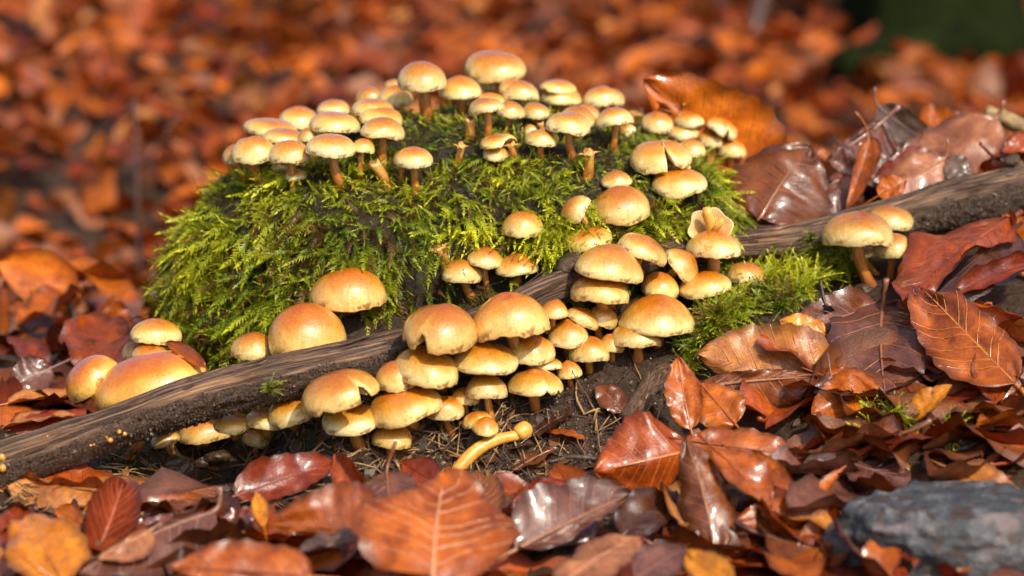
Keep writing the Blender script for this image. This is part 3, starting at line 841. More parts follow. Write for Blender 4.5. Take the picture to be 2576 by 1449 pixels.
MU = [
 # view, x0, x1, top, bottom, stem foot, roll, shape, tint, group, label, options
 ('1',1655,2125,197,470,(1935,720),0,'d',.25,'top','large round mushroom cap left of the summit, on a thick bare stalk',{}),
 ('2',347,755,318,540,(575,700),0,'c',.25,'top','mushroom with a brown bite mark near its peak, right of the large round one',{}),
 ('2',575,1150,115,375,(800,575),4,'f',.55,'top','biggest and topmost orange mushroom cap crowning the mound',{}),
 ('2',670,925,310,470,(800,600),6,'d',.3,'top','mushroom tucked behind the bitten cap just under the topmost one',{}),
 ('2',920,1265,362,565,(1105,650),4,'d',.2,'top','pale mottled mushroom below the right edge of the topmost cap',{}),
 ('2',890,1120,355,490,(1000,640),0,'d',.3,'top','mushroom peeking out behind the pale mottled cap under the summit',{}),
 ('2',700,950,478,590,(830,715),3,'d',.35,'top','mushroom half hidden behind the cap with the blackish cheek in the middle',{}),
 ('2',620,960,515,695,(780,890),-9,'d',.2,'top','mushroom tilted left with a dark greenish smear, on a long straight stalk',{'dirt':.3}),
 ('2',870,1125,555,715,(940,850),3,'d',.2,'top','pinkish small mushroom on a stalk right of the tilted smeared cap',{}),
 ('2',1095,1365,565,725,(1210,800),3,'d',.15,'top','low shaded pale mushroom beneath the broad pointed cap right of the summit',{}),
 ('2',1245,1600,355,510,(1430,650),3,'d',.4,'top','orange mushroom peeking over the broad pointed cap right of the summit',{}),
 ('2',1262,1650,388,600,(1400,700),5,'c',.3,'top','broad pointed mushroom with a smooth tan skin right of the summit',{}),
 ('2',1660,2000,412,620,(1815,700),0,'d',.05,'top','cream mushroom with brown top standing high at the right end of the back row',{}),
 ('2',1835,2028,430,608,(1900,690),8,'d',.1,'top','mushroom pressed against the right side of the high cream cap',{}),
 ('2',1435,1770,598,800,(1600,900),10,'d',.2,'top','mushroom leaning right behind the pale flat cap on the thick stalk',{}),
 ('2',1590,1800,580,720,(1730,830),14,'d',.15,'top','mushroom wedged below the high cream cap, mostly hidden',{}),
 ('2',1322,1722,660,862,(1580,1050),2,'f',.0,'top','pale flat cream mushroom on a thick orange stalk in the middle of the top',{}),
 ('2',1775,2120,605,810,(1910,990),-6,'d',.1,'top','shiny cream mushroom with brown right rim, right of the pale flat one',{}),
 ('2',1120,1430,812,978,(1270,1050),4,'f',.15,'top','low tan mushroom in front of the pale flat cap, moss before its stalk',{}),
 ('2',1118,1240,760,865,(1195,900),-15,'d',.0,'top','tiny whitish mushroom behind the low tan one',{}),
 ('2',740,980,945,1095,(880,1140),6,'d',.0,'top','small mushroom half covered by a moss frond at the centre of the moss',{}),
 ('2',715,1065,855,1000,(890,1060),-3,'f',.5,'top','broken pinkish orange mushroom lying behind the moss-covered small cap',{'notch':[(330,.8,.4)]}),
 ('3',965,1270,285,470,(1150,530),4,'d',.1,'top','mushroom left of the torn pale stalk near the upright orange leaf',{}),
 ('3',770,935,395,550,(1010,560),-32,'d',-.1,'top','whitish mushroom toppled on its side with a cracked rim',{}),
 ('3',1205,1500,390,545,(1370,600),2,'d',.15,'top','spotted mushroom just below the torn pale stalk',{}),
 ('3',1275,1550,290,435,(1420,480),2,'d',.05,'top','mushroom behind the torn pale stalk',{}),
 ('3',1548,1848,335,545,(1690,600),27,'d',.05,'top','mushroom with a split cap leaning against the upright orange leaf',{'notch':[(290,.16,.45)]}),
 ('3',1490,1710,462,610,(1600,690),3,'d',.05,'top','small glossy cream mushroom below the split leaning cap',{}),
 ('3',1675,1930,540,705,(1740,735),4,'d',.1,'top','rightmost mushroom on top of the mound, with a moss frond before it',{}),
 ('3',1300,1565,530,705,(1430,780),6,'d',.05,'top','mushroom right behind the big cleft cap',{}),
 ('3',870,1452,533,830,(1150,890),0,'d',.3,'top','big mushroom with a deep cleft in its front right rim',{'notch':[(284,.075,.62),(290,.20,.13)]}),
 ('3',1200,1420,690,825,(1310,870),6,'d',.1,'top','mushroom hidden underneath the big cleft cap',{}),
 ('3',1070,1565,803,1045,(1310,1100),-2,'d',.1,'top','broad cream mushroom with brown rim flecks below the big cleft one',{}),
 ('3',608,890,810,970,(750,1020),0,'c',.05,'mid','small pointed white-rimmed mushroom above the large domed tan one',{}),
 ('3',522,1075,957,1305,(700,1390),-6,'d',.35,'mid','large domed tan mushroom with sparkling wet rim in front of a veined leaf',{}),
 ('3',255,530,1035,1365,(480,1440),-48,'d',.15,'mid','torn mushroom curled onto its side with a white rim showing',{'notch':[(200,.7,.45)]}),
 ('1',590,970,605,820,(780,900),2,'d',.25,'top','mushroom high at the back left, behind the flattened pair',{}),
 ('1',935,1240,535,690,(1090,780),0,'d',.3,'top','mushroom at the back left with a curved moss shoot to its right',{}),
 ('1',1290,1550,418,600,(1420,680),-4,'d',.35,'top','orange mushroom behind the curved moss shoot',{}),
 ('1',1480,1800,405,610,(1640,680),3,'d',.3,'top','tan mushroom in the shade left of the large round cap',{}),
 ('1',1550,1720,355,450,(1640,620),0,'d',.35,'top','mushroom edge peeping out directly behind the large round cap',{}),
 ('1',1240,1640,537,720,(1440,820),6,'f',.3,'top','rearmost of three mushrooms stacked stepwise left of the bare moss',{}),
 ('1',1320,1720,608,800,(1520,900),8,'f',.25,'top','middle one of three mushrooms stacked stepwise left of the bare moss',{}),
 ('1',1325,1730,698,908,(1510,1160),6,'d',.1,'top','front one of three stepwise mushrooms, on a sunlit striped stalk',{}),
 ('1',858,1337,658,868,(1090,1020),4,'f',.15,'top','wide mushroom with dark orange crown in the middle of the left group',{}),
 ('1',270,755,712,900,(510,1030),4,'f',.35,'top','wide glossy orange-topped mushroom at the rear left edge of the mound',{}),
 ('1',440,845,808,960,(640,1080),5,'f',.2,'top','tan mushroom with a moss scrap lying on it, between two left front caps',{}),
 ('1',765,945,800,930,(850,1060),0,'d',.2,'top','small mushroom squeezed between two wide caps of the left group',{}),
 ('1',832,1300,860,1075,(1190,1340),2,'f',.0,'top','pale mushroom with dotted rim on a long curved orange stalk',{}),
 ('1',1245,1465,888,1035,(1330,1230),6,'d',.35,'top','small brown mushroom in shadow right of the dotted-rim one',{}),
 ('1',158,580,870,1130,(490,1290),-2,'d',.05,'top','cream mushroom with a tiny brown slit, leftmost large one at the edge',{}),
 ('1',95,320,940,1130,(340,1280),-8,'d',.1,'top','mushroom jutting out farthest left behind the cream one with a slit',{}),
 ('1',195,420,885,1010,(450,1310),0,'d',.25,'top','mushroom rim showing behind the leftmost pair of caps',{}),
 ('1',498,890,905,1115,(740,1410),2,'d',.05,'top','cream mushroom on a thick banded stalk at the left front edge',{}),
 ('1',515,810,1085,1195,(570,1240),-4,'d',-.1,'top','whitish low mushroom under the banded-stalk one',{}),
 ('1',640,858,1165,1278,(700,1330),-6,'d',-.1,'top','pale little mushroom nestled in moss behind the banded stalk',{}),
 ('1',1635,1992,965,1160,(1830,1370),1,'d',-.1,'top','almost white lone mushroom on a thin stalk in the front moss',{}),
 ('1',1640,1800,985,1130,(1670,1310),-6,'d',.2,'top','thin mushroom mostly hidden behind the almost white lone one',{}),
 ('4',918,1305,90,350,(1160,425),0,'d',.3,'mid','single tan mushroom on the mossy slope above the trio with long stalks',{}),
 ('4',375,748,533,755,(690,865),0,'d',.15,'mid','left mushroom of the trio with long curved stalks',{}),
 ('4',603,937,420,618,(850,845),8,'c',.2,'mid','upper middle mushroom of the trio with long stalks',{}),
 ('4',858,1252,483,678,(1030,795),-2,'c',.25,'mid','right conical mushroom of the trio, standing at the branch',{}),
 ('4',1480,1925,238,458,(1700,540),-8,'d',.4,'mid','mushroom above the branch stub, leaning left under the torn curled one',{}),
 ('5',357,998,390,760,(720,850),9,'c',.4,'front','very large peaked mushroom with brown rim scabs at the top of the cluster',{}),
 ('5',328,878,690,950,(700,1030),2,'f',.45,'front','thick flat mushroom directly beneath the very large peaked one',{}),
 ('5',748,1208,298,615,(1040,700),27,'d',.3,'front','mushroom with a brown stalk tilted steeply right beside the peaked one',{}),
 ('5',1168,1505,432,790,(1380,720),52,'c',.4,'front','mushroom turned on its side pointing right, between two upright ones',{}),
 ('5',1383,1895,275,545,(1612,655),-3,'d',.05,'front','bright mushroom on an orange stalk in front of the upside-down gills',{}),
 ('5',960,1320,650,905,(1180,930),12,'d',.3,'front','shaded mushroom with one sunlit spot below the sideways one',{}),
 ('5',1310,1800,643,892,(1530,960),-9,'d',.25,'front','mushroom with moss threads crossing its right rim',{}),
 ('5',1727,2120,553,800,(1880,860),8,'d',.25,'front','mushroom on the right of the cluster with moss in front of its lower edge',{}),
 ('5',748,1467,850,1220,(1130,1290),1,'c',.35,'front','large peaked mushroom with dappled light, nearest the bright moss cushion',{}),
 ('5',700,1158,1130,1350,(950,1420),4,'f',.3,'front','wavy-rimmed mushroom in the shade under the large dappled one',{'dirt':.3}),
 ('5',45,325,896,1080,(200,1140),3,'c',.4,'front','small conical mushroom wedged right of the largest orange dome',{}),
 ('5',285,585,965,1180,(450,1240),22,'d',.5,'front','reddish shaded mushroom behind the little cap with sparkling left rim',{}),
 ('5',465,760,945,1180,(620,1240),20,'d',.35,'front','slanting mushroom under the thick flat one',{}),
 ('5',120,517,1073,1325,(270,1430),-5,'c',.1,'front','mushroom with sparkling left rim and an orange stalk at the heart of the cluster',{}),
 ('5',320,695,1235,1475,(520,1540),0,'d',.2,'front','mushroom with yellowish rim right below the sparkling one',{}),
 ('5',600,822,1200,1395,(720,1430),14,'d',.4,'front','dim mushroom in the gap beside the yellowish-rimmed one',{}),
 ('5',1580,1720,850,930,(1640,985),-8,'f',.2,'front','little mushroom under the one crossed by moss threads',{}),
 ('4',0,708,937,1365,(400,1470),2,'d',.6,'front','large orange mushroom with a ragged bite out of its lower rim',{'notch':[(244,.17,.27),(205,.14,.06)]}),
 ('4',637,1352,838,1300,(1040,1420),-9,'d',.75,'front','largest orange domed mushroom at the centre, slightly tipped',{}),
 ('7',1678,2130,10,265,(1930,340),3,'d',.2,'front','speckled mushroom right under the largest orange dome',{'dirt':.3}),
 ('7',1172,1815,70,358,(1500,430),0,'c',.25,'front','broad tent-shaped mushroom with a dark crease on its left rim',{'dirt':.2}),
 ('7',645,1275,120,485,(1000,560),9,'d',.4,'front','big mushroom half shaded beneath the bitten orange one',{'dirt':.35}),
 ('7',507,890,240,535,(760,610),-8,'d',.35,'front','smooth mushroom left behind the big half shaded one',{}),
 ('7',1313,1697,358,608,(1560,770),2,'d',.2,'front','muddy bell mushroom on a tall stalk over the soil',{'dirt':.6}),
 ('7',1690,2218,308,565,(1960,650),1,'c',.25,'front','mushroom with a round nibble in its front rim, lowest right of the cluster',{'notch':[(292,.13,.16),(325,.08,.12)]}),
 ('7',1880,2200,220,338,(2050,390),2,'f',-.1,'front','thin pale mushroom above the nibbled one',{}),
 ('7',2150,2378,240,410,(2280,450),-8,'c',.2,'front','small drooping mushroom at the dark right end of the cluster',{}),
 ('7',1183,1445,480,645,(1330,740),4,'d',.35,'front','shaded mushroom behind the muddy bell one',{'dirt':.4}),
 ('7',960,1308,570,780,(1230,890),2,'f',.05,'front','mushroom with black mud along its rim on a bent dark stalk',{'dirt':.9}),
 ('7',432,1125,473,820,(840,880),-10,'d',.5,'front','large orange mushroom with reddish peak leaning left, near the soil',{'dirt':.15}),
 ('7',463,847,810,1045,(650,1085),2,'d',.6,'front','olive brown wet mushroom lowest at the soil behind a leaf stalk',{'dirt':.5}),
 ('7',15,570,660,895,(390,1020),2,'f',.05,'front','mushroom with black specks and creased pale rim on an orange stalk',{'dirt':.6}),
 ('7',-165,540,335,700,(230,780),-10,'d',.6,'front','large crooked orange mushroom with a torn right flap',{'notch':[(318,.13,.42),(250,.10,.08)]}),
 ('7',1288,1562,705,862,(1450,940),-12,'d',.2,'front','notched mushroom behind the smallest orange one',{'notch':[(300,.28,.35)],'dirt':.2}),
 ('7',1362,1625,753,912,(1520,1035),2,'c',.45,'front','smallest orange mushroom standing alone before the cluster',{}),
 ('6',1855,2412,103,422,(2110,560),1,'d',.70,'left','glossy orange mushroom with wrinkled crown below the hanging moss',{'y':-.020,'hang':True}),
 ('6',1543,2130,353,757,(1830,860),-4,'d',.85,'left','big orange domed mushroom resting against the top of the branch',{'y':-.040,'hang':True}),
 ('6',1280,1620,568,775,(1450,860),-2,'d',.25,'left','smaller cream mushroom left of the big dome behind the branch',{'y':-.036,'hang':True}),
 ('6',555,925,470,665,(700,780),2,'d',.35,'left','round mushroom with a brown spot on its right side at the foot of the moss',{'y':-.004}),
 ('6',498,660,640,765,(570,830),-8,'d',.0,'left','small pale mushroom peeking under the brown-spotted one',{'y':.004}),
 ('6',292,1116,706,1148,(470,1100),-19,'d',1.0,'left','huge wet orange mushroom lying behind the lower branch',{'y':-.048}),
 ('6',95,500,748,1090,(380,1120),-30,'f',.95,'left','leftmost glossy orange mushroom with a ragged lower rim',{'y':-.042,'notch':[(300,.25,.12)]}),
 ('6',560,835,650,790,(700,880),0,'d',.7,'left','orange mushroom top behind the huge wet one',{'y':-.012}),
 ('6',1555,1905,1040,1238,(1740,1310),-6,'d',.25,'front','mushroom under the branch with muddy rim, left of the crooked orange one',{'dirt':.3,'y':-.066,'hang':True}),
 ('6',1383,1715,1115,1282,(1560,1360),4,'d',.15,'front','pale mushroom below the branch beside the muddy-rimmed one',{'dirt':.5,'y':-.060,'hang':True}),
 ('6',1150,1445,1150,1287,(1300,1340),3,'d',.3,'front','brown mushroom tucked in the shadow of the branch',{'dirt':.5,'y':-.058,'hang':True}),
 ('6',1365,1578,1270,1393,(1470,1440),2,'d',.3,'front','small dirty mushroom on the soil under the branch',{'dirt':.9,'opt_behind':True}),
 ('6',905,1295,1170,1372,(1100,1410),-6,'d',.6,'front','wide orange mushroom in the dark hollow under the branch',{'opt_behind':True,'hang':True}),
 ('6',705,925,1280,1408,(820,1440),-14,'d',.5,'front','hindmost dim mushroom in the hollow beneath the branch',{'opt_behind':True,'hang':True}),
 ('R',1000,1547,1148,1397,(1310,310),-2,'f',.05,'right','broad cream mushroom with wavy rim on a slanting brown stalk at the right',{'bv':'S'}),
 ('R',1340,1710,1080,1265,(1560,1370),6,'d',.15,'right','mushroom behind the broad wavy-rimmed one, against the branch',{}),
 ('S',1300,1592,-50,130,(1410,265),-6,'d',.1,'right','mushroom under the broad wavy-rimmed cap near the orange leaf',{}),
 ('S',1138,1340,45,148,(1380,225),-10,'f',-.1,'right','pale mushroom edge behind the slanting brown stalk',{}),
 ('R',1678,1855,1328,1425,(1700,130),4,'d',.3,'right','small mushroom whose top shows over the large orange leaf',{'bv':'S'}),
]
for i, (v, x0, x1, t_, b_, base, roll, shp, tint, grp, lab, opt) in enumerate(MU):
    make_mushroom(v, x0, x1, t_, b_, base, roll, shp, tint, grp, lab, seed=i + 1, **opt)

# torn stalks left without caps
def torn_stalk(v, base, top, rad, label, flaps, seed, y=None):
    rg = random.Random(seed)
    bx, by = vp(v, *base); tx, ty = vp(v, *top)
    b = hit(bx, by)[0] if y is None else P(bx, by, y)
    if b.y > MCY + MRY * 0.8: b = P(bx, by, MCY + MRY * 0.66)
    e = P(tx, ty, b.y - .002) - b
    R = rad * VIEW[v][2] * mpp(b)
    root = empty('mushroom_stub', b)
    tag(root, label, 'mushroom stub', 'torn mushroom stalks without caps')
    n, m = 16, 10
    vs, fs, uv = [], [], []
    side = Vector((1, 0, 0)); ax = e.normalized(); side = (side - ax * side.dot(ax)).normalized(); oth = ax.cross(side)
    for i in range(m):
        s = i / (m - 1)
        c = e * s + side * R * 0.35 * math.sin(3 * s) - ax * (0.003 * (1 - s))
        for j in range(n):
            th = 2 * math.pi * j / n
            r = R * (1.1 - 0.25 * s + 0.35 * max(0, s - 0.75) * 4 * 0.5 + 0.06 * math.sin(3 * th + i))
            jag = (0.5 + 0.5 * math.sin(3 * th + seed)) * R * 0.8 * max(0, s - 0.8) * 5 * 0.6
            vs.append(c + (side * math.cos(th) + oth * math.sin(th)) * r + ax * jag); uv.append((j / n, s))
    for i in range(m - 1):
        for j in range(n):
            j2 = (j + 1) % n
            fs.append((i * n + j, i * n + j2, (i + 1) * n + j2, (i + 1) * n + j))
    k = len(vs); vs.append(e * 0.86); uv.append((.5, 1))
    for j in range(n): fs.append(((m - 1) * n + j, (m - 1) * n + (j + 1) % n, k))
    mk('stem', vs, fs, M['stem'], root, uv=[(a * 1.0, .25 + .6 * c_) for a, c_ in uv])
    for q in range(flaps):
        th = 2 * math.pi * (q + rg.random()) / max(1, flaps)
        o = side * math.cos(th) + oth * math.sin(th)
        a = e * 0.85 + o * R * 0.7
        pts = [a + o * R * 0.9 * s * s * 2 + ax * R * (1.5 * s - 0.9 * s * s) for s in np.linspace(0, 1, 6)]
        w = ax.cross(o)
        V2, F2 = [], []
        for i, p_ in enumerate(pts):
            ww = R * 0.75 * (1 - 0.75 * i / 5)
            for dd in (-1, 1):
                for tt_ in (-0.12, 0.12): V2.append(p_ + w * ww * dd + o * R * tt_)
        for i in range(5):
            a0, b0 = i * 4, i * 4 + 4
            for (p0, p1) in ((0, 1), (1, 3), (3, 2), (2, 0)): F2.append((a0 + p0, a0 + p1, b0 + p1, b0 + p0))
        F2.append((20, 21, 23, 22))
        mk('torn_flap', V2, F2, M['torn'], root, uv=[(0, 0.9)] * len(V2))
torn_stalk('1', (1570, 1330), (1450, 1120), 52, 'bare orange stub leaning left in the moss before the left group', 0, 1)
torn_stalk('2', (620, 900), (625, 715), 46, 'upright bare stub below the mushroom with the bite mark', 0, 2)
torn_stalk('1', (2190, 1150), (2245, 945), 34, 'forked pale orange stub alone in the central moss', 3, 3)
torn_stalk('3', (480, 870), (495, 650), 48, 'orange stub with a flared torn collar right of the moss centre', 4, 4)
torn_stalk('2', (1010, 1050), (1000, 940), 40, 'short torn stub beside the small moss-covered mushroom', 3, 5)
torn_stalk('2', (2160, 790), (2165, 660), 42, 'dark orange torn stub behind the back row at right', 4, 6)
torn_stalk('2', (1275, 850), (1265, 750), 32, 'stub standing behind the low tan mushroom', 0, 7)
torn_stalk('4', (400, 585), (345, 430), 46, 'orange torn stub on the dark lower slope of the mound', 4, 8)
torn_stalk('3', (1390, 420), (1385, 180), 58, 'tall pale torn stalk split into strips before the upright orange leaf', 3, 9)
torn_stalk('1', (1340, 1235), (1320, 1050), 24, 'dark thin stub under the small brown shaded mushroom', 0, 10)

# the overturned mushroom showing its gills
def overturned():
    b = P(1785, 585, .010)
    root = empty('mushroom', b)
    tag(root, 'overturned broken mushroom showing cream gills and a stalk pointing up, by the branch', 'mushroom', GROUPS['front'])
    k = mpp(b)
    R = 54 * k
    vs, fs, uv = [], [], []
    ng = 96
    A = Vector((0.05, -0.80, 0.60)).normalized(); Xa = Vector((1, 0, 0)); Xa = (Xa - A * A.x).normalized(); Ya = A.cross(Xa)
    for i, (s, z) in enumerate(((0.10, 0.0), (0.4, 0.10), (0.75, 0.28), (0.98, 0.50), (1.03, 0.48), (0.85, 0.20), (0.5, -0.06), (0.1, -0.16))):
        for j in range(ng):
            th = 2 * math.pi * j / ng
            fold = (0.035 if j % 2 else -0.035) * (1 if i in (1, 2) else 0.3 if i == 3 else 0)
            rr = R * s * (1 + 0.07 * math.sin(6 * th) * s)
            vs.append((Xa * math.cos(th) + Ya * math.sin(th)) * rr + A * R * (z + fold)); uv.append((j / ng, 0.0))
    for i in range(7):
        for j in range(ng):
            j2 = (j + 1) % ng
            fs.append((i * ng + j, i * ng + j2, (i + 1) * ng + j2, (i + 1) * ng + j))
    mk('gills', vs, fs, M['gill'], root, uv=uv, smooth_=False)
    pts = [Vector((0, -.004, -.002)), Vector((.0005, -.005, .004)), Vector((-.0015, -.006, .010)), Vector((-.002, -.0062, .0125))]
    v_, f_, u_ = tube(pts, [.0030, .0026, .0024, .0017], 12)
    mk('stem', v_, f_, M['torn'], root, uv=u_)
    v_, f_, u_ = tube([Vector((.001, -.006, .002)), Vector((.004, -.007, .006)), Vector((.0055, -.007, .008))], [.002, .0018, .0010], 10)
    mk('torn_flap', v_, f_, M['torn'], root, uv=u_)
overturned()

# a whole stalk lying on the soil, with its small closed cap
def lying():
    p0, p1 = P(1132, 1218, -.094), P(1308, 1098, -.058)
    h0, h1 = hit(1132, 1222, BVH_M)[0], hit(1308, 1106, BVH_M)[0]
    p0, p1 = h0 + Vector((0, 0, .003)), h1 + Vector((0, 0, .003))
    root = empty('mushroom', p0)
    tag(root, 'fallen yellow mushroom stalk with a small rounded end lying across the dark soil', 'mushroom')
    e = p1 - p0
    pts = [e * s + Vector((0, 0, .0045 * math.sin(math.pi * s) - 0.001)) + Vector((-.002, 0, 0)) * math.sin(math.pi * s) for s in np.linspace(0, 1, 14)]
    v_, f_, u_ = tube(pts, [.0026 * (1.0 + .12 * math.sin(5 * s)) for s in np.linspace(0, 1, 14)], 14)
    mk('stem', v_, f_, M['torn'], root, uv=u_)
    d = e.normalized()
    pts = [e + d * (s - 0.25) * .0075 for s in np.linspace(0, 1, 9)]
    v_, f_, u_ = tube(pts, [.0027, .0033, .0036, .0037, .0038, .0037, .0034, .0028, .0012], 16)
    c = mk('cap', v_, f_, M['torn'], root, uv=[(a, .4) for a, b in u_])
lying()

# amber jelly beads on the left end of the branch
for i, (px, py, r) in enumerate(((300, 1086, 8), (313, 1091, 8), (277, 1107, 9), (267, 1100, 5), (4, 1150, 13), (6, 1178, 13), (58, 1146, 5), (119, 1098, 4), (228, 1120, 5), (236, 1118, 4))):
    h, nn = hit(px, py)
    R = r * mpp(h) * .8
    vs, fs = [], []
    for a in range(9):
        ph = math.pi * a / 8
        for j in range(12):
            th = 2 * math.pi * j / 12
            rr = R * math.sin(ph) * (1 + 0.06 * math.sin(2 * th + i))
            vs.append((rr * math.cos(th), rr * math.sin(th), R * (0.35 + 0.88 * math.cos(ph)) - R * 0.35 * max(0, -math.cos(ph)) * 0.6))
    for a in range(8):
        for j in range(12):
            fs.append((a * 12 + j, (a + 1) * 12 + j, (a + 1) * 12 + (j + 1) % 12, a * 12 + (j + 1) % 12))
    o = mk('jelly_bead', vs, fs, M['amber'], loc=h)
    o.rotation_euler = nn.to_track_quat('Z', 'Y').to_euler()
    lab = {0: 'left bead of the touching amber pair on the branch', 1: 'right bead of the touching amber pair on the branch', 2: 'larger amber bead just below the touching pair on the branch',
           3: 'small amber bead stuck to the larger one below the pair', 4: 'upper large amber bead at the left picture edge', 5: 'lower large amber bead at the left picture edge'}.get(i, 'tiny amber jelly bead scattered on the wet left end of the branch')
    tag(o, lab, 'jelly bead', 'amber jelly beads on the branch')

# ------------------------------------------------------------------ beech leaves
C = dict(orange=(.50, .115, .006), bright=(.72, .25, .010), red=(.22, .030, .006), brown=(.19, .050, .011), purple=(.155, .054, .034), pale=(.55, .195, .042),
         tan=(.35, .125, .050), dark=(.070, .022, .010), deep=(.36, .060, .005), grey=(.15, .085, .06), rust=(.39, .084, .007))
def bez(a, b, c, t): return a * (1 - t) ** 2 + b * 2 * t * (1 - t) + c * t * t

def leaf_shape(base, tip, N, W, wl=1.0, wr=1.0, fold=0.15, curl=0.3, arc=0.08, wav=0.06, nu=36, nv=15, seed=0, twist=0.0, tipcurl=0.0):
    """blade points of a beech leaf from base to tip, N its facing side; returns verts, faces, uv, axis points, frame"""
    rg = np.random.default_rng(seed + 900)
    base, tip, N = [np.array(q, float) for q in (base, tip, N)]
    d = tip - base; Ln = np.linalg.norm(d)
    N = N - d * (N @ d) / Ln ** 2; N /= np.linalg.norm(N)
    mid = (base + tip) / 2 + N * arc * Ln + np.cross(d / Ln, N) * rg.uniform(-.05, .05) * Ln
    us = np.linspace(0, 1, nu)
    pu, pv = 0.52, 0.78
    um = pu / (pu + pv); nrm = um ** pu * (1 - um) ** pv
    ph = rg.uniform(0, 6.28, 4)
    V, UV, AX, FRm = [], [], [], []
    g_u, g_s = np.meshgrid(us, np.linspace(-1, 1, nv), indexing='ij')
    CR = vnoise(g_s * 1.9 + seed * 7.3, g_u * 4.5, seed * 1.7, 91) + .5 * vnoise(g_s * 4 + seed, g_u * 9, seed * .7, 92)
    for u in us:
        c = bez(base, mid, tip, u)
        t = 2 * (1 - u) * (mid - base) + 2 * u * (tip - mid); t /= np.linalg.norm(t)
        n = N - t * (N @ t); n /= np.linalg.norm(n)
        b = np.cross(t, n)
        tw = twist * (u - 0.4)
        b, n = b * math.cos(tw) + n * math.sin(tw), n * math.cos(tw) - b * math.sin(tw)
        c = c + n * tipcurl * Ln * max(0, u - 0.6) ** 2
        w = W * (max(u, 1e-4) ** pu * max(1 - u, 1e-4) ** pv) / nrm
        w *= 1 + 0.035 * math.sin(2 * math.pi * 8 * u + ph[3]) + 0.05 * math.sin(9 * u + ph[2])
        AX.append(c); FRm.append((t, n, b, w))
        for s in np.linspace(-1, 1, nv):
            ws = w * (wl if s < 0 else wr)
            th = curl * abs(s) * (1 + 0.3 * math.sin(5 * u + ph[0]))
            if abs(curl) > 0.02:
                k = ws * abs(s) / th if abs(th) > 1e-4 else 0
                lat, nm = (k * math.sin(th), k * (1 - math.cos(th))) if k else (0, 0)
            else: lat, nm = ws * abs(s), 0
            nm += fold * lat
            nm += wav * W * abs(s) ** 1.4 * (math.sin(2 * math.pi * 1.6 * u + ph[0] + (1.5 if s > 0 else 0)) + 0.6 * math.sin(2 * math.pi * 3.7 * u + ph[1] + s * 2))
            nm += 0.016 * W * (abs(math.sin(math.pi * 8 * (u - 0.19 * abs(s)))) - .6) * min(1, 4 * abs(s)) * min(1, w / W * 1.5)
            nm += W * (.11 * CR[int(u * (nu - 1) + .5), int((s + 1) / 2 * (nv - 1) + .5)]) * min(1, 3 * abs(s) + .25)
            V.append(c + b * math.copysign(lat, s) + n * nm)
            UV.append((0.5 + 0.5 * s, u))
    idx = np.arange(nu * nv).reshape(nu, nv)
    F = np.stack([idx[:-1, :-1].ravel(), idx[:-1, 1:].ravel(), idx[1:, 1:].ravel(), idx[1:, :-1].ravel()], 1)
    return np.array(V), F, np.array(UV), np.array(AX), FRm

def build_leaf(org, V, F, UV, AX, FRm, color, stalk_end, veins, W, vcol, label=None, group=None, nu=36, nv=15, hole=None):
    root = empty('beech_leaf', org)
    if hole is not None: F = F[hole(UV[F].mean(1))]
    mk('blade', V - np.array(org), F, M['leaf'], root, uv=UV, col=np.tile(np.array(color)[None], (len(V), 1)))
    pts = [Vector(q) for q in stalk_end] + [Vector(AX[i]) for i in range(1, len(AX) - 1, 2)]
    k = len(stalk_end); m = len(pts)
    r0 = min(0.0011, W * 0.05)
    rr = [r0 * (1.25 if i == 0 else 1.0) if i < k else max(.00022, r0 * (1 - 0.85 * (i - k) / (m - k))) for i in range(m)]
    v_, f_, u_ = tube([p - Vector(org) for p in pts], rr, 7)
    st = mk('stalk', v_, f_, M['vein'], root, uv=u_)
    st.color = (*vcol, 1)
    if veins:
        parts = []
        for j in range(1, 8):
            u0 = 0.02 + j * 0.108 + .02 * math.sin(j * 2.3 + W * 900)
            for side in (0, 1):
                pp = []
                for q in np.linspace(0, 0.96, 7):
                    u = u0 + 0.19 * q + (0.02 if side else 0)
                    if u > 0.985: break
                    i = u * (nu - 1); i0 = int(i); f = i - i0
                    s = (nv - 1) / 2 * (1 + (q if side else -q)); s0 = min(int(s), nv - 2); g = s - s0
                    G = V.reshape(nu, nv, 3); i1 = min(i0 + 1, nu - 1)
                    p = (G[i0, s0] * (1 - g) + G[i0, s0 + 1] * g) * (1 - f) + (G[i1, s0] * (1 - g) + G[i1, s0 + 1] * g) * f
                    pp.append(Vector(p) - Vector(org))
                if len(pp) > 2:
                    parts.append(tube(pp, [r0 * 0.27 * (1 - 0.6 * i / len(pp)) for i in range(len(pp))], 5, False))
        if parts:
            v_, f_, u_ = join(parts)
            ve = mk('veins', v_, f_, M['vein'], root, uv=u_)
            ve.color = (*vcol, 1)
    return root

HG = 'fallen beech leaves around the mushrooms'
def facing(code, p):
    c = (CAM - p).normalized()
    d = {'C': c, 'U': Vector((0, 0, 1)), 'M': (c + Vector((0, 0, .42))).normalized(), 'S': (c + Vector((0, 0, 1))).normalized(), 'L': (c + Vector((-.8, 0, .3))).normalized(), 'R': (c + Vector((.8, 0, .3))).normalized(),
         'UL': Vector((-.5, -.3, 1)).normalized(), 'UR': Vector((.5, -.3, 1)).normalized(), 'B': (c - Vector((0, 0, .8))).normalized()}
    return d[code]

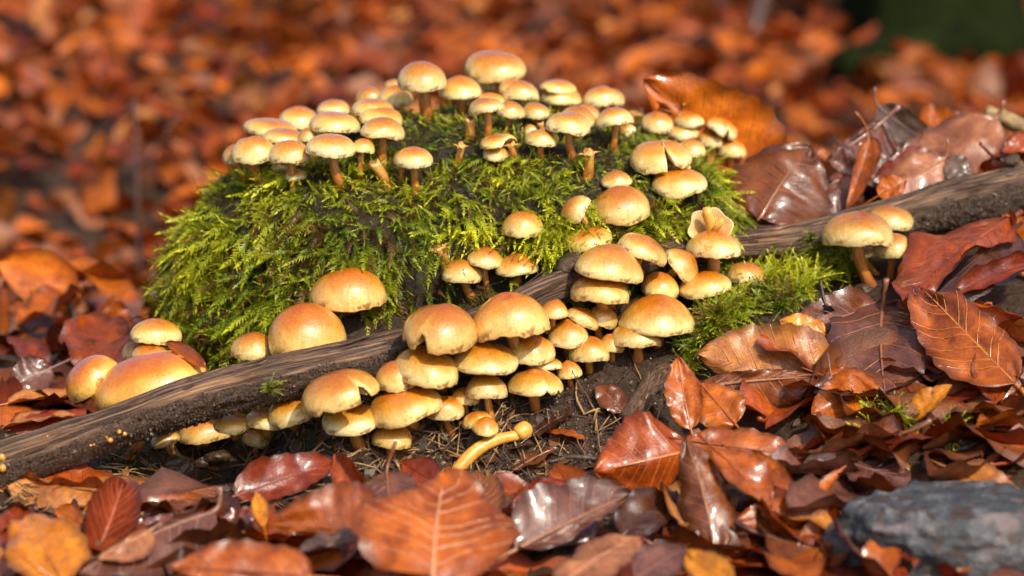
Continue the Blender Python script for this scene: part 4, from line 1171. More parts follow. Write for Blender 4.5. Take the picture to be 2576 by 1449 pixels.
def leaf(label, base, tip, hw, face='M', col='brown', yb=None, yt=None, wl=1, wr=1, fold=.12, curl=.3, arc=.06, wav=.09, stalk=None, lift=0.5, veins=True, vcol=None, seed=None, twist=0.0, tipcurl=0.0, hole=None, ys=None):
    global LEAFN
    LEAFN += 1
    seed = LEAFN if seed is None else seed
    b = P(*base, yb) if yb is not None else hit(*base, BVH_G)[0]
    t = P(*tip, yt) if yt is not None else hit(*tip, BVH_G)[0]
    lf_ = lambda p: p + (CAM - p).normalized() * lift * 0.01 + Vector((0, 0, lift * .003))
    b, t = lf_(b), lf_(t)
    W = hw * mpp((b + t) / 2)
    N = facing(face, (b + t) / 2)
    V, F, UV, AX, FRm = leaf_shape(b, t, N, W, wl, wr, fold, curl, arc, wav, seed=seed, twist=twist, tipcurl=tipcurl)
    T0 = Vector(FRm[0][0])
    if stalk is not None:
        e = P(*stalk, b.y if ys is None else ys)
        m = (e + b) / 2 + (b - T0 * (e - b).length * .45 - (e + b) / 2) * .6
        st = [bez(e, m, b, s) for s in (0, .25, .5, .75)]
    else:
        e = b - T0 * .010
        st = [e, (e + b) / 2]
    c = C[col] if isinstance(col, str) else col
    h = (LEAFN * 0.618) % 1
    c = tuple(q * (0.88 + 0.24 * h) for q in c)
    if vcol is not None: vcol = tuple(.55 * a + .45 * b for a, b in zip(vcol, c))
    if vcol is None: vcol = tuple(min(.6, q * 1.15 + .03) for q in c) if col in ('purple', 'brown', 'grey', 'tan') else tuple(q * .6 for q in c)
    r = build_leaf(b, V, F, UV, AX, FRm, c, st, veins, W, vcol, hole=hole)
    tag(r, label, 'leaf', HG)
    return r
LEAFN = 0

# ---- bank behind the branch, right
leaf('upright orange beech leaf with water beads and a torn tip, standing behind the mound mushrooms', (1935, 480), (1618, 196), 150, 'C', (.54, .125, .007), .128, .120, wl=.55, wr=1.0, fold=.02, curl=.25, arc=.05, lift=0, vcol=(.2, .05, .01), twist=.2,
     hole=lambda q: ((q[:, 0] - .24) ** 2 / .02 + (q[:, 1] - .80) ** 2 / .0022) > 1)
leaf('dark glossy ribbed beech leaf arching over the branch right of the mound', (1910, 556), (2040, 368), 148, 'M', 'brown', .070, .100, fold=-.05, curl=-.55, arc=.10, wav=.05, lift=.2, vcol=(.22, .075, .02), stalk=(1905, 552))
leaf('grey-brown folded beech leaf with long stalk pointing up right, behind the dark glossy one', (2218, 308), (2078, 402), 150, 'C', 'purple', .118, .105, wl=1, wr=.12, fold=.02, curl=.2, stalk=(2263, 267), lift=0)
leaf('narrow rolled brown beech leaf with a curled orange-tipped stalk', (2186, 350), (2128, 535), 62, 'C', 'rust', .098, .080, wl=.8, wr=.35, fold=.5, curl=1.2, stalk=(2151, 281), lift=.2)
leaf('slim purple-grey beech leaf with a black upright stalk at the back', (2210, 268), (2372, 378), 44, 'L', 'grey', .150, .140, curl=.2, stalk=(2201, 220), lift=0)
leaf('rounded orange-brown beech leaf standing edge-up at the back right', (2290, 372), (2462, 330), 95, 'C', 'orange', .190, .190, wl=1, wr=.7, curl=.2, fold=.02, lift=0, veins=False)
leaf('large glossy orange-brown beech leaf with a thick midrib, right of the back cluster', (2503, 308), (2300, 500), 128, 'M', 'tan', .140, .095, wl=.75, wr=1.0, fold=-.1, curl=-.3, stalk=(2525, 253), lift=.3, vcol=(.16, .05, .02))
leaf('shiny tan beech leaf with a short upright stalk lying on the branch', (2376, 408), (2215, 512), 66, 'M', 'tan', .100, .082, stalk=(2383, 350), fold=-.15, curl=-.3, lift=.5, vcol=(.2, .07, .03))
leaf('small grey leaf half tucked beneath the shiny tan one near the branch', (2378, 408), (2440, 448), 36, 'M', 'grey', .098, .090, curl=-.3, lift=.3)
leaf('dark red small beech leaf curling between the rolled leaf and the branch', (2300, 430), (2196, 462), 42, 'M', 'red', .100, .088, curl=.6, lift=.3)
leaf('small bright orange leaf cup just above the branch', (2210, 500), (2280, 462), 34, 'M', 'orange', .082, .084, curl=.6, lift=.5, veins=False)
leaf('blood red leaf sliver below the slim purple-grey leaf', (2335, 385), (2232, 425), 26, 'M', 'red', .118, .108, curl=.4, lift=.2, veins=False)
leaf('red leaf corner at the right edge above the branch end', (2600, 350), (2520, 385), 30, 'M', 'deep', .13, .12, lift=.2, veins=False)
leaf('brown leaf standing dark behind the curled orange-tipped stalk', (2105, 560), (2135, 440), 52, 'C', 'brown', .088, .100, curl=.4, lift=0)
leaf('dark purple leaf scrap beside the glossy ribbed leaf', (2120, 565), (2105, 470), 34, 'C', 'purple', .082, .092, curl=.5, lift=.2)
leaf('thin dry curled leaf strip in front of the slim purple-grey leaf', (2250, 410), (2350, 375), 22, 'M', 'grey', .12, .13, curl=.8, lift=.2, veins=False)
leaf('dark curved stalked leaf under the slim purple-grey leaf', (2300, 372), (2235, 410), 22, 'M', 'dark', .122, .112, curl=.5, stalk=(2325, 328), lift=.2, veins=False)
leaf('brown veined leaf with its stalk up, behind the large domed tan mushroom', (1738, 520), (1590, 600), 74, 'M', 'purple', .045, .022, fold=.05, curl=-.3, stalk=(1785, 490), lift=.3, vcol=(.09, .035, .02))
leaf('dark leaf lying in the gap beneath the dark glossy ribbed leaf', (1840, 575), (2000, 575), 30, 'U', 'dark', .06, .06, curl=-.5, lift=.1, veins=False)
# ---- right, in front of the branch
leaf('large orange beech leaf with its right half painted as in shadow, below the branch', (2540, 560), (2270, 770), 155, 'L', 'deep', .045, -.020, wl=.5, wr=1.0, fold=.10, curl=-.25, lift=.6, vcol=(.09, .03, .02))
leaf('dark purple leaf half painting the shadow along the large orange one', (2550, 590), (2340, 770), 96, 'M', 'dark', .040, -.026, wl=1, wr=.2, fold=-.1, curl=-.2, lift=.75, veins=False)  # dark sheet paints the shadow on the orange leaf's right half
leaf('orange tan leaf at the right edge above the large orange leaf', (2625, 700), (2525, 545), 68, 'C', 'orange', .040, .060, lift=.5)
leaf('wavy edged red-brown leaf lying across the right side', (2590, 680), (2385, 765), 42, 'M', 'red', .012, -.018, curl=1.0, wav=.25, lift=.9)
leaf('curled orange ribbon of leaf at the right edge over a dark hollow', (2600, 830), (2430, 770), 40, 'B', 'deep', -.005, -.012, curl=1.3, wav=.2, lift=.8, veins=False)
leaf('brown-purple veined beech leaf with a long red stalk, centre right', (2222, 772), (2232, 1035), 138, 'M', 'purple', None, None, fold=.08, curl=-.25, stalk=(2230, 702), lift=.7, vcol=(.33, .12, .04))
leaf('brown leaf with a torn hole behind the long red stalk', (2215, 775), (1985, 850), 70, 'M', 'brown', None, None, fold=.05, curl=.2, lift=.45, vcol=(.28, .12, .06), hole=lambda q: ((q[:, 0] - .72) ** 2 / .012 + (q[:, 1] - .55) ** 2 / .004) > 1)
leaf('shiny bright orange leaf tip behind the crenate pale leaf', (2075, 850), (1960, 815), 38, 'M', 'bright', None, None, curl=-.4, lift=.5, veins=False)
leaf('big pale orange beech leaf with scalloped edge and dark pleats', (2115, 990), (1755, 905), 132, 'C', 'pale', -.048, -.040, wl=.55, wr=1.0, fold=.06, curl=-.12, arc=.03, lift=.9, vcol=(.26, .09, .025))
leaf('mottled brown beech leaf with pale veins, lying over the scalloped pale one', (1752, 992), (2058, 965), 108, 'C', 'brown', -.056, -.062, wl=.28, wr=1.0, fold=-.15, curl=-.35, lift=1.0, vcol=(.40, .22, .12))
leaf('glossy orange-brown beech leaf with grey sheen and a pointed top, far right', (2555, 985), (2315, 738), 122, 'M', 'rust', -.075, -.012, wl=1.0, wr=.62, fold=.12, curl=.18, lift=1.0, vcol=(.52, .22, .05))
leaf('folded stiff orange leaf piece sticking up in the right foreground', (2290, 1070), (2395, 985), 36, 'L', 'bright', -.085, -.085, wl=.9, wr=.9, fold=.5, curl=.1, lift=.9, veins=False)
leaf('bent orange leaf with dark creases left of the folded stiff piece', (2185, 1010), (2040, 1060), 62, 'M', 'orange', -.070, -.078, fold=.4, curl=.3, lift=1.0)
leaf('orange wavy leaf edge below the brown-purple veined leaf', (2070, 960), (2250, 1050), 46, 'M', 'orange', -.062, -.076, wav=.2, fold=.3, lift=.9, veins=False)
leaf('greyish violet leaf piece with one dark rib between two orange leaves', (2090, 960), (2102, 1062), 48, 'C', 'purple', -.066, -.076, curl=.1, fold=0, lift=1.0, veins=False)
leaf('upright bright orange leaf beside the grey-blue wood', (1738, 1090), (1705, 908), 66, 'C', 'orange', -.090, -.072, wl=.7, wr=.7, curl=.3, fold=.15, lift=.6)
leaf('orange leaf with water drops leaning behind the domed red one', (1850, 1080), (1760, 975), 66, 'M', 'orange', -.085, -.066, curl=-.4, lift=.7)
leaf('large domed red-orange beech leaf arching over a dark gap', (1738, 1150), (1492, 1205), 125, 'C', 'deep', -.098, -.112, wl=.75, wr=1.0, fold=-.2, curl=-.7, arc=.14, lift=1.0, vcol=(.46, .18, .04))
leaf('long wavy orange-brown leaf stretching right from the domed red one', (1735, 1128), (2035, 1168), 64, 'M', 'rust', -.100, -.108, wav=.22, fold=-.2, curl=-.4, lift=1.1)
leaf('brown rolled beech leaf standing upright in the right foreground', (1800, 1412), (1722, 1120), 96, 'C', 'brown', -.160, -.128, wl=.8, wr=.85, fold=-.2, curl=-.9, arc=.08, lift=1.2, vcol=(.42, .17, .06))
leaf('orange leaf hanging right of the rolled upright one', (1800, 1150), (1940, 1300), 66, 'R', 'rust', -.130, -.150, curl=.5, lift=1.0)
leaf('drooping orange-green leaf tongue above the violet flat leaf', (1860, 1165), (2010, 1260), 34, 'M', 'orange', -.120, -.140, curl=.4, lift=1.2)
leaf('ochre leaf under the drooping tongue in the shade', (2020, 1310), (1850, 1330), 50, 'M', 'rust', -.150, -.155, curl=.3, lift=.8, veins=False)
leaf('flat violet-grey beech leaf with orange flecks near the stone', (2105, 1165), (2310, 1235), 92, 'U', 'purple', None, None, wl=1, wr=1, curl=-.1, fold=0, lift=.4, vcol=(.22, .12, .10))
leaf('pale salmon striped leaf lying beyond the stone', (2390, 1190), (2585, 1290), 56, 'M', 'pale', None, None, curl=-.3, lift=.6, vcol=(.33, .13, .06))
leaf('purple shiny leaf at the right edge above the striped salmon one', (2610, 1110), (2430, 1080), 46, 'U', 'purple', None, None, lift=.5)
leaf('brown leaf with bent stalk beneath the long wavy leaf', (2180, 1130), (2010, 1195), 44, 'M', 'tan', None, None, stalk=(2190, 1090), curl=.4, lift=.5)
leaf('narrow orange leaf edge standing beside the violet flat leaf', (2010, 1340), (2130, 1190), 30, 'L', 'orange', -.150, -.125, curl=.7, lift=.9, veins=False)
leaf('pinkish rolled leaf left of the stone', (2010, 1395), (2160, 1270), 44, 'M', 'tan', -.170, -.145, curl=.8, lift=.6)
leaf('rust leaf strip leaning on the stone', (2080, 1470), (2170, 1300), 50, 'L', 'rust', -.185, -.16, curl=.4, lift=.9)
leaf('pale pink blurred leaf at the bottom right of centre', (1420, 1480), (1610, 1365), 92, 'U', 'tan', -.225, -.185, lift=.8, curl=-.3)
leaf('blurred mauve leaf right of the pale pink one', (1600, 1470), (1720, 1390), 56, 'M', 'purple', -.220, -.19, lift=.8)
leaf('ripe orange leaf poking in at the bottom edge', (1840, 1490), (1725, 1405), 48, 'M', 'bright', -.225, -.20, lift=.8, veins=False)
leaf('dark glossy leaf standing in for the shadow hole behind the domed red one', (1560, 1350), (1700, 1240), 62, 'M', 'dark', -.160, -.130, curl=.3, lift=.3)  # dark colour paints the shade of the hole behind the domed leaf
# ---- front middle
leaf('broad mauve-brown beech leaf with straight pale ribs in the front middle', (1300, 1400), (1585, 1262), 118, 'M', 'purple', -.175, -.142, wl=1, wr=.35, fold=.05, curl=.12, lift=1.0, vcol=(.40, .17, .07))
leaf('blurred big orange leaf with fanned pale veins at the bottom centre', (1088, 1490), (1120, 1215), 205, 'M', 'rust', -.235, -.175, fold=.14, curl=-.25, lift=1.2, vcol=(.62, .34, .19))
leaf('violet-brown triangular leaf with an upright red stalk before the olive mushroom', (972, 1206), (985, 1390), 92, 'M', 'purple', -.118, -.165, fold=-.1, curl=-.25, stalk=(995, 1112), lift=1.1, vcol=(.26, .09, .03))
leaf('dark red curled leaf with an orange rolled rim before the soil', (925, 1262), (845, 1152), 44, 'L', 'deep', -.115, -.095, fold=.4, curl=.9, lift=.6)
leaf('glossy red-brown leaf with a wavy raised edge in the front left', (592, 1262), (842, 1180), 66, 'M', 'red', -.120, -.095, wl=1.0, wr=.8, fold=.2, curl=.3, wav=.16, lift=.8)
leaf('domed orange-brown leaf with a bright rim, blurred in front', (985, 1360), (680, 1345), 118, 'C', 'rust', -.185, -.178, wr=1.0, wl=.25, fold=-.05, curl=-.2, arc=.04, lift=1.1)
leaf('pale grey-brown leaf lying below the domed orange-brown one', (945, 1370), (740, 1415), 60, 'U', 'grey', -.190, -.205, lift=1.0, vcol=(.35, .25, .2))
leaf('spotted orange leaf with a blue-grey twig, bottom left of centre', (790, 1475), (430, 1450), 98, 'M', 'rust', -.225, -.222, wr=1, wl=.5, fold=-.1, curl=-.3, lift=1.2)
leaf('red leaf scrap right of the violet-brown triangular one', (1105, 1230), (1010, 1170), 46, 'M', 'red', -.108, -.092, curl=.4, lift=.5, veins=False)
leaf('pointed red-brown leaf tip between the fallen stalk and the fanned leaf', (1230, 1330), (1205, 1200), 58, 'M', 'brown', -.150, -.112, lift=.9, vcol=(.4, .2, .12))
leaf('reddish leaf folded beside the pointed tip', (1290, 1290), (1440, 1235), 38, 'M', 'red', -.135, -.118, fold=.4, curl=.4, lift=.8)
leaf('shaded red triangle of leaf left of the domed red-orange one', (1490, 1290), (1395, 1180), 46, 'M', 'deep', -.135, -.100, fold=.3, lift=.7)
leaf('brown leaf with peeling tan patches on the soil by the fallen stalk', (1290, 1190), (1400, 1130), 40, 'U', 'brown', None, None, curl=-.1, lift=.25, vcol=(.3, .16, .1))
leaf('dark brown veined leaf pressed in the soil right of the cluster', (1335, 1100), (1445, 1035), 38, 'U', 'dark', None, None, curl=-.1, lift=.2)
leaf('torn brown leaf on dark soil by the little grey stake', (1570, 1040), (1500, 975), 36, 'M', 'brown', None, None, curl=.2, lift=.3)
leaf('rusty leaf lying beside the fallen stalk cap on the soil', (1370, 1090), (1480, 1110), 26, 'U', 'rust', None, None, curl=.2, lift=.3, veins=False)
# ---- front left
leaf('long violet-brown beech leaf with many straight ribs, front left', (542, 1306), (180, 1475), 120, 'M', 'purple', -.150, -.205, wl=1.0, wr=.18, fold=.02, curl=.15, stalk=(553, 1226), lift=1.0, vcol=(.36, .20, .13))
leaf('shorter ribbed leaf overlapping the long violet-brown one', (380, 1358), (240, 1430), 62, 'M', 'tan', -.172, -.192, wl=1.0, wr=.2, stalk=(406, 1315), lift=1.3, vcol=(.4, .24, .14))
leaf('red glossy leaf folded into a tall V, front left', (237, 1425), (312, 1225), 66, 'C', 'red', -.168, -.135, fold=1.1, curl=.2, lift=.9, vcol=(.5, .2, .1))
leaf('bright yellow-orange leaf with brown freckles in the lower left corner', (165, 1495), (66, 1318), 98, 'M', (.72, .215, .008), -.215, -.160, fold=.25, curl=-.2, lift=1.2, vcol=(.36, .12, .015), stalk=(60, 1400))
leaf('dark red leaf peak behind the bright yellow-orange one', (20, 1400), (58, 1285), 52, 'M', 'red', -.165, -.130, lift=.7, fold=.3)
leaf('small orange leaf twisting on its stalk beside the red V', (205, 1335), (142, 1296), 34, 'M', 'orange', -.140, -.130, curl=.7, stalk=(228, 1400), lift=.8, veins=False)
leaf('shiny brown-red leaf with white sheen on top, front left', (390, 1290), (560, 1238), 58, 'U', 'brown', -.135, -.112, wl=1, wr=1, fold=-.1, curl=-.35, arc=.10, lift=.8)
leaf('grey-brown ribbed leaf flat on the ground at the left', (215, 1270), (60, 1335), 48, 'U', 'grey', None, None, curl=-.2, lift=.3)
leaf('wavy orange-brown leaf under the shiny brown-red one', (285, 1335), (540, 1275), 50, 'M', 'rust', -.142, -.125, wav=.2, curl=.2, lift=.7)
leaf('deep brown leaf in shade under the long ribbed one', (300, 1400), (560, 1330), 60, 'M', 'red', -.165, -.150, curl=.2, lift=.5)
leaf('small ochre upright leaf tongue beside the domed orange-brown leaf', (665, 1345), (645, 1255), 22, 'C', 'bright', -.160, -.140, curl=.8, lift=1.0, veins=False)
leaf('red-brown leaf with pale sheen under the ochre tongue', (560, 1370), (660, 1290), 48, 'M', 'red', -.150, -.135, curl=.2, lift=.5)
leaf('pinkish leaf at the left bottom edge behind the yellow-orange one', (-30, 1470), (48, 1395), 50, 'M', 'tan', -.20, -.17, lift=.6)
leaf('folded brown leaf strip lying over the huge wet orange mushroom', (516, 932), (418, 868), 20, 'M', 'rust', -.058, -.035, fold=.5, curl=.3, lift=.4, veins=False)
leaf('dark brown leaf sheet leaning by the conical trio mushroom', (1250, 715), (1390, 690), 18, 'U', 'dark', -.012, -.010, lift=.2, veins=False)
# ---- left behind
leaf('mauve leaf lying behind the leftmost mushrooms', (170, 960), (300, 880), 56, 'M', 'purple', .06, .10, lift=.3)
leaf('maroon leaf left of the leftmost orange mushroom', (120, 960), (20, 850), 48, 'R', 'red', .07, .10, fold=.3, lift=.3)
leaf('pale tan leaf on the ground left of the leftmost mushroom', (20, 1020), (240, 1000), 48, 'U', 'pale', .01, .03, lift=.3)
leaf('dull violet leaf at the left edge above the branch end', (130, 930), (20, 985), 52, 'M', 'purple', .045, .035, lift=.3)
leaf('upright reddish leaf behind the brown-spotted mushroom', (420, 840), (445, 720), 56, 'C', 'deep', .13, .13, lift=.2)
leaf('orange-brown pointed leaf left of the brown-spotted mushroom', (295, 860), (285, 745), 44, 'C', 'rust', .15, .15, lift=.2)
leaf('creamy brown leaf on the ground beside the wooden branch at far left', (10, 1080), (190, 1050), 42, 'U', 'pale', -.01, .0, lift=.3)

# ------------------------------------------------------------------ unplaced leaves of the litter
def proto(seed, L, W, fold, curl, arc, wav):
    V, F, UV, AX, FRm = leaf_shape((-L / 2, 0, 0), (L / 2, 0, 0), (0, 0, 1), W, fold=fold, curl=curl, arc=arc, wav=wav, seed=seed, nu=20, nv=9)
    st = [Vector((-L / 2 - .012, .001 * seed % .003, .003)), Vector((-L / 2 - .005, 0, .0005))]
    r = build_leaf(Vector((0, 0, 0)), V, F, UV, AX, FRm, (1, 1, 1), st, seed < 3, W, (.2, .07, .02), nu=20, nv=9)
    return r
PRO = [proto(1, .060, .019, .10, -.3, .10, .10), proto(2, .052, .017, .2, .5, .05, .14), proto(3, .066, .022, -.1, -.6, .12, .10), proto(4, .055, .018, .35, .3, -.05, .2), proto(5, .048, .016, .1, 1.0, .1, .12), proto(6, .062, .020, -.2, -.4, -.08, .15)]
WORD = dict(orange='orange', red='dark red', brown='brown', purple='violet-brown', pale='pale orange', tan='pinkish tan', deep='red-orange', rust='rust-coloured')
used = set()
PAL = ['orange', 'red', 'brown', 'purple', 'pale', 'tan', 'deep', 'rust', 'red', 'brown', 'deep', 'orange', 'rust', 'deep']
def scatter_leaf(x, y, tilt, label, group, i, lift=.004, rgx=random.Random(3)):
    k = rgx.randrange(len(PRO))
    src = PRO[k]
    if k not in used:
        used.add(k); r = src
    else:
        r = src.copy(); COL.objects.link(r)
        for ch in src.children:
            c2 = ch.copy(); COL.objects.link(c2); c2.parent = r
    r.location = (x, y, float(ground_z(x, y)) + lift)
    r.rotation_euler = (rgx.gauss(0, tilt), rgx.gauss(0, tilt), rgx.uniform(0, 6.283))
    s = rgx.uniform(.75, 1.15); r.scale = (s, s, s)
    cn = PAL[rgx.randrange(len(PAL))]; c = C[cn]; label = label % WORD[cn]; h = rgx.uniform(.75, 1.2)
    for ch in r.children:
        f = 1 if ch.name.startswith('blade') else .55
        ch.color = (c[0] * h * f, c[1] * h * f, c[2] * h * f, 1)
    tag(r, label, 'leaf', group)
rx = random.Random(11)
def inshot(x, y, m=0.02):
    d = (Vector((x, y, 0)) - CAM).dot(FWD)
    return abs(x) < 0.18 * d + m
n = 0
# in front and on the right bank, under the leaves set by hand
while n < 56:
    x, y = rx.uniform(-.24, .27), rx.uniform(-.195, .02)
    if not inshot(x, y): continue
    lim = -.125 if x < .05 else -.125 + (x - .05) * 1.0
    if x < -.12: lim = -.115 - (x + .12) * 0.2
    if y > min(lim, -.01): continue
    if x > .15 and -.16 < y < -.10 and rx.random() < .6: continue
    scatter_leaf(x, y, .15, '%s beech leaf half buried in the litter of the foreground', 'loose beech leaves of the foreground litter', n, rx.uniform(.0, .004)); n += 1
n = 0
while n < 30:
    x, y = rx.uniform(.10, .33), rx.uniform(.10, .22)
    scatter_leaf(x, y, .4, 'loose %s beech leaf in the heap behind the wooden branch', 'loose beech leaves in the heap at the right', n, rx.uniform(.0, .010)); n += 1
n = 0
while n < 40:
    y = rx.uniform(.03, .42); x = rx.uniform(-.36, .05)
    if not inshot(x, y) or (x > -.16 and y < .17): continue
    scatter_leaf(x, y, .38, 'blurred %s beech leaf on the forest floor behind the mound', 'blurred beech leaves just behind the mound', n, rx.uniform(.003, .02)); n += 1

# everything farther back reads as one carpet
def litter(name, count, ymin, ymax, label, seed, zone=None, sc=1.0, nu=8, nv=5, hi=.03, tilt=.55, pal=None):
    rgl = np.random.default_rng(seed)
    forms = []
    for k in range(6):
        V, F, UV, AX, FRm = leaf_shape((-.03, 0, 0), (.03, 0, 0), (0, 0, 1), .019, fold=[.1, .3, -.2, .2, -.1, .4][k], curl=[.4, -.6, .9, .2, -.9, .6][k], arc=[.1, -.1, .15, .05, .12, -.12][k], wav=.15, nu=nu, nv=nv, seed=70 + k)
        forms.append((V, F, UV))
    pal = np.array([C[q] for q in (pal or PAL)])
    y = ymin + (ymax - ymin) * rgl.uniform(0, 1, count) ** 0.8
    half = 0.18 * (y + 1.22) + 0.35
    x = rgl.uniform(-1, 1, count) * half
    if zone is not None:
        m = zone(x, y); x, y = x[m], y[m]
    cnt = len(x)
    z = ground_z(x, y) + rgl.uniform(.0, hi, cnt)
    a, b, c = rgl.normal(0, tilt, cnt), rgl.normal(0, tilt, cnt), rgl.uniform(0, 2 * np.pi, cnt)
    w = rgl.integers(0, 6, cnt)
    col = pal[rgl.integers(0, len(pal), cnt)] * rgl.uniform(.6, 1.25, cnt)[:, None]
    s = rgl.uniform(.7, 1.2, cnt) * sc
    VV, FF, UU, CC = [], [], [], []; off = 0
    for k in range(6):
        i = np.where(w == k)[0]
        V, F, UV = forms[k]
        ca, sa, cb, sb, cc, sc_ = [f(t[i])[:, None] for t in (a, b, c) for f in (np.cos, np.sin)]
        X, Y, Z = [np.broadcast_to(V[None, :, q], (len(i), len(V))) * s[i][:, None] for q in range(3)]
        Y, Z = Y * ca - Z * sa, Y * sa + Z * ca
        X, Z = X * cb + Z * sb, -X * sb + Z * cb
        X, Y = X * cc - Y * sc_, X * sc_ + Y * cc
        VV.append(np.stack([X + x[i][:, None], Y + y[i][:, None], Z + z[i][:, None]], -1).reshape(-1, 3))
        FF.append((F[None] + (np.arange(len(i)) * len(V))[:, None, None] + off).reshape(-1, 4)); off += len(i) * len(V)
        UU.append(np.tile(UV, (len(i), 1))); CC.append(np.repeat(col[i], len(V), 0))
    o = mk(name, np.vstack(VV), np.vstack(FF), M['farleaf'], uv=np.vstack(UU), col=np.vstack(CC))
    return tag(o, label, 'leaf litter', kind='stuff')
litter('leaf_litter', 13000, .16, 4.4, 'blurred carpet of orange and brown beech leaves covering the forest floor behind', 21, lambda x, y: ~((np.abs(x - MCX) < .17) & (y < .2)) & ~((x > .1) & (y < .2)), .68, 7, 5, .030, .5, ['deep', 'orange', 'rust', 'orange', 'rust', 'deep', 'orange', 'rust', 'red', 'deep', 'pale', 'tan', 'orange', 'rust'])
litter('leaf_litter', 1150, -.50, .17, 'underlayer of beech leaves coloured darker brown for shade beneath the foreground leaves', 22, lambda x, y: ((y < -.135) | ((x > .13) & (y < -.02 + (x - .2) * .4)) | ((x < -.17) & (y > -.01)) | (x < -.27)), 0.95, 13, 7, .004, .13, ['brown', 'red', 'brown', 'purple', 'deep', 'brown', 'rust', 'red'])  # darker palette puts the shade of the lower layer into the leaf colour

# ------------------------------------------------------------------ soil, needles, splinters, twigs, stones
def crumbs(name, pts, sizes, mat, label, parent=None, org=None, seed=0, cat=None):
    rgc = np.random.default_rng(seed)
    ico = np.array([(0, 0, 1), (.89, 0, .45), (.28, .85, .45), (-.72, .53, .45), (-.72, -.53, .45), (.28, -.85, .45), (.72, .53, -.45), (-.28, .85, -.45), (-.89, 0, -.45), (-.28, -.85, -.45), (.72, -.53, -.45), (0, 0, -1)])
    fi = np.array([(0, 1, 2), (0, 2, 3), (0, 3, 4), (0, 4, 5), (0, 5, 1), (1, 6, 2), (2, 7, 3), (3, 8, 4), (4, 9, 5), (5, 10, 1), (6, 7, 2), (7, 8, 3), (8, 9, 4), (9, 10, 5), (10, 6, 1), (11, 7, 6), (11, 8, 7), (11, 9, 8), (11, 10, 9), (11, 6, 10)])
    n = len(pts)
    v = ico[None] * rgc.uniform(.55, 1.3, (n, 12, 1)) * rgc.uniform(.6, 1.2, (n, 1, 3)) * sizes[:, None, None] + pts[:, None, :]
    f = fi[None] + (np.arange(n) * 12)[:, None, None]
    if org is not None: v = v - np.array(org)
    o = mk(name, v.reshape(-1, 3), f.reshape(-1, 3), mat, parent, smooth_=False)
    return tag(o, label, cat, kind='stuff')
pts, sz = [], []
rs = np.random.default_rng(31)
while len(pts) < 5200:
    px, py = rs.uniform(-20, 1680), rs.uniform(900, 1330)
    h, nn = hit(px, py, BVH_G)
    if h.y > 0.02: continue
    pts.append(tuple(h)); sz.append(float(np.clip(rs.lognormal(-7.35, .5), .0002, .0026)))
crumbs('soil_crumbs', np.array(pts), np.array(sz), M['crumb'], 'dark crumbly forest soil in front of the mushroom cluster', seed=3, cat='soil')
sel = np.where((LSOIL > 0.55))[0]
sel = rs.choice(sel, 4200)
crumbs('dirt_crust', lv[sel] + LN[sel] * 0.0002, np.clip(rs.lognormal(-7.9, .45, len(sel)), .00015, .0012), M['crumb'], None, log_root, LO, seed=4)

def splinters():
    rq = random.Random(4); V, F = [], []
    T = np.gradient(LOG[:, :3], axis=0); T /= np.linalg.norm(T, axis=1)[:, None]
    n_ = 128
    while len(F) < 70 * 4:
        i = rq.randrange(20, 400); j = rq.randrange(n_)
        k = i * n_ + j
        if LSOIL[k] > .35 or LN[k][2] < -.1: continue
        p = Vector(lv[k]) - Vector(LO); t = Vector(T[i]); n = Vector(LN[k]); b = t.cross(n)
        L = rq.uniform(.006, .022); w = rq.uniform(.0004, .0011); h = rq.uniform(.0004, .0016)
        o = len(V)
        for s, ww, hh in ((0, .5, -.0003), (.35, 1, h * .3), (.75, .8, h), (1, .1, h * 1.6)):
            for sg in (-1, 1): V.append(p + t * L * s + b * w * ww * sg + n * hh)
        V.append(p + n * -.0008)
        for q in range(3): F.append((o + q * 2, o + q * 2 + 1, o + q * 2 + 3, o + q * 2 + 2))
        F.append((o + 8, o, o + 1))
    o = mk('splinters', V, F, M['log'], log_root, uv=[(a * .37 % 1, a * .013) for a in range(len(V))], col=np.zeros((len(V), 3)), smooth_=False)
    o['kind'] = 'stuff'
splinters()

def sticks(name, items, mat, label, cat):
    """items: (p0, p1, radius, sag)"""
    parts = []
    for p0, p1, r, sag in items:
        p0, p1 = Vector(p0), Vector(p1)
        sd = Vector((random.uniform(-1, 1), random.uniform(-1, 1), random.uniform(-.3, 1))) * (p1 - p0).length * sag
        parts.append(tube([p0, (p0 * 2 + p1) / 3 + sd, (p0 + p1 * 2) / 3 + sd * .7, p1], [r, r, r * .9, r * .5], 5))
    v_, f_, u_ = join(parts)
    return tag(mk(name, v_, f_, mat, uv=u_), label, cat, kind='stuff')
def soil_sticks(n, lo, hi, r, sag, seed, box):
    rq = random.Random(seed); out = []
    while len(out) < n:
        px, py = rq.uniform(box[0], box[1]), rq.uniform(box[2], box[3])
        h, nn = hit(px, py, BVH_G)
        if h.y > .03: continue
        a = rq.uniform(0, 6.28); L = rq.uniform(lo, hi)
        q = h + Vector((math.cos(a) * L, math.sin(a) * L, 0))
        q.z = float(ground_z(q.x, q.y)) + rq.uniform(.0005, .006)
        out.append((h + Vector((0, 0, .001)), q, r * rq.uniform(.6, 1.4), sag))
    return out
sticks('needles', soil_sticks(170, .006, .022, .00032, .12, 1, (60, 1640, 1090, 1290)) + soil_sticks(70, .006, .02, .0004, .1, 2, (0, 480, 1180, 1320)), M['straw'], 'dry needles and straw bits strewn over the dark soil', 'needles')
sticks('rootlets', soil_sticks(90, .012, .035, .00022, .22, 3, (700, 1640, 1000, 1260)), M['twig'], 'thin dark rootlets on the soil below the cluster', 'rootlets')
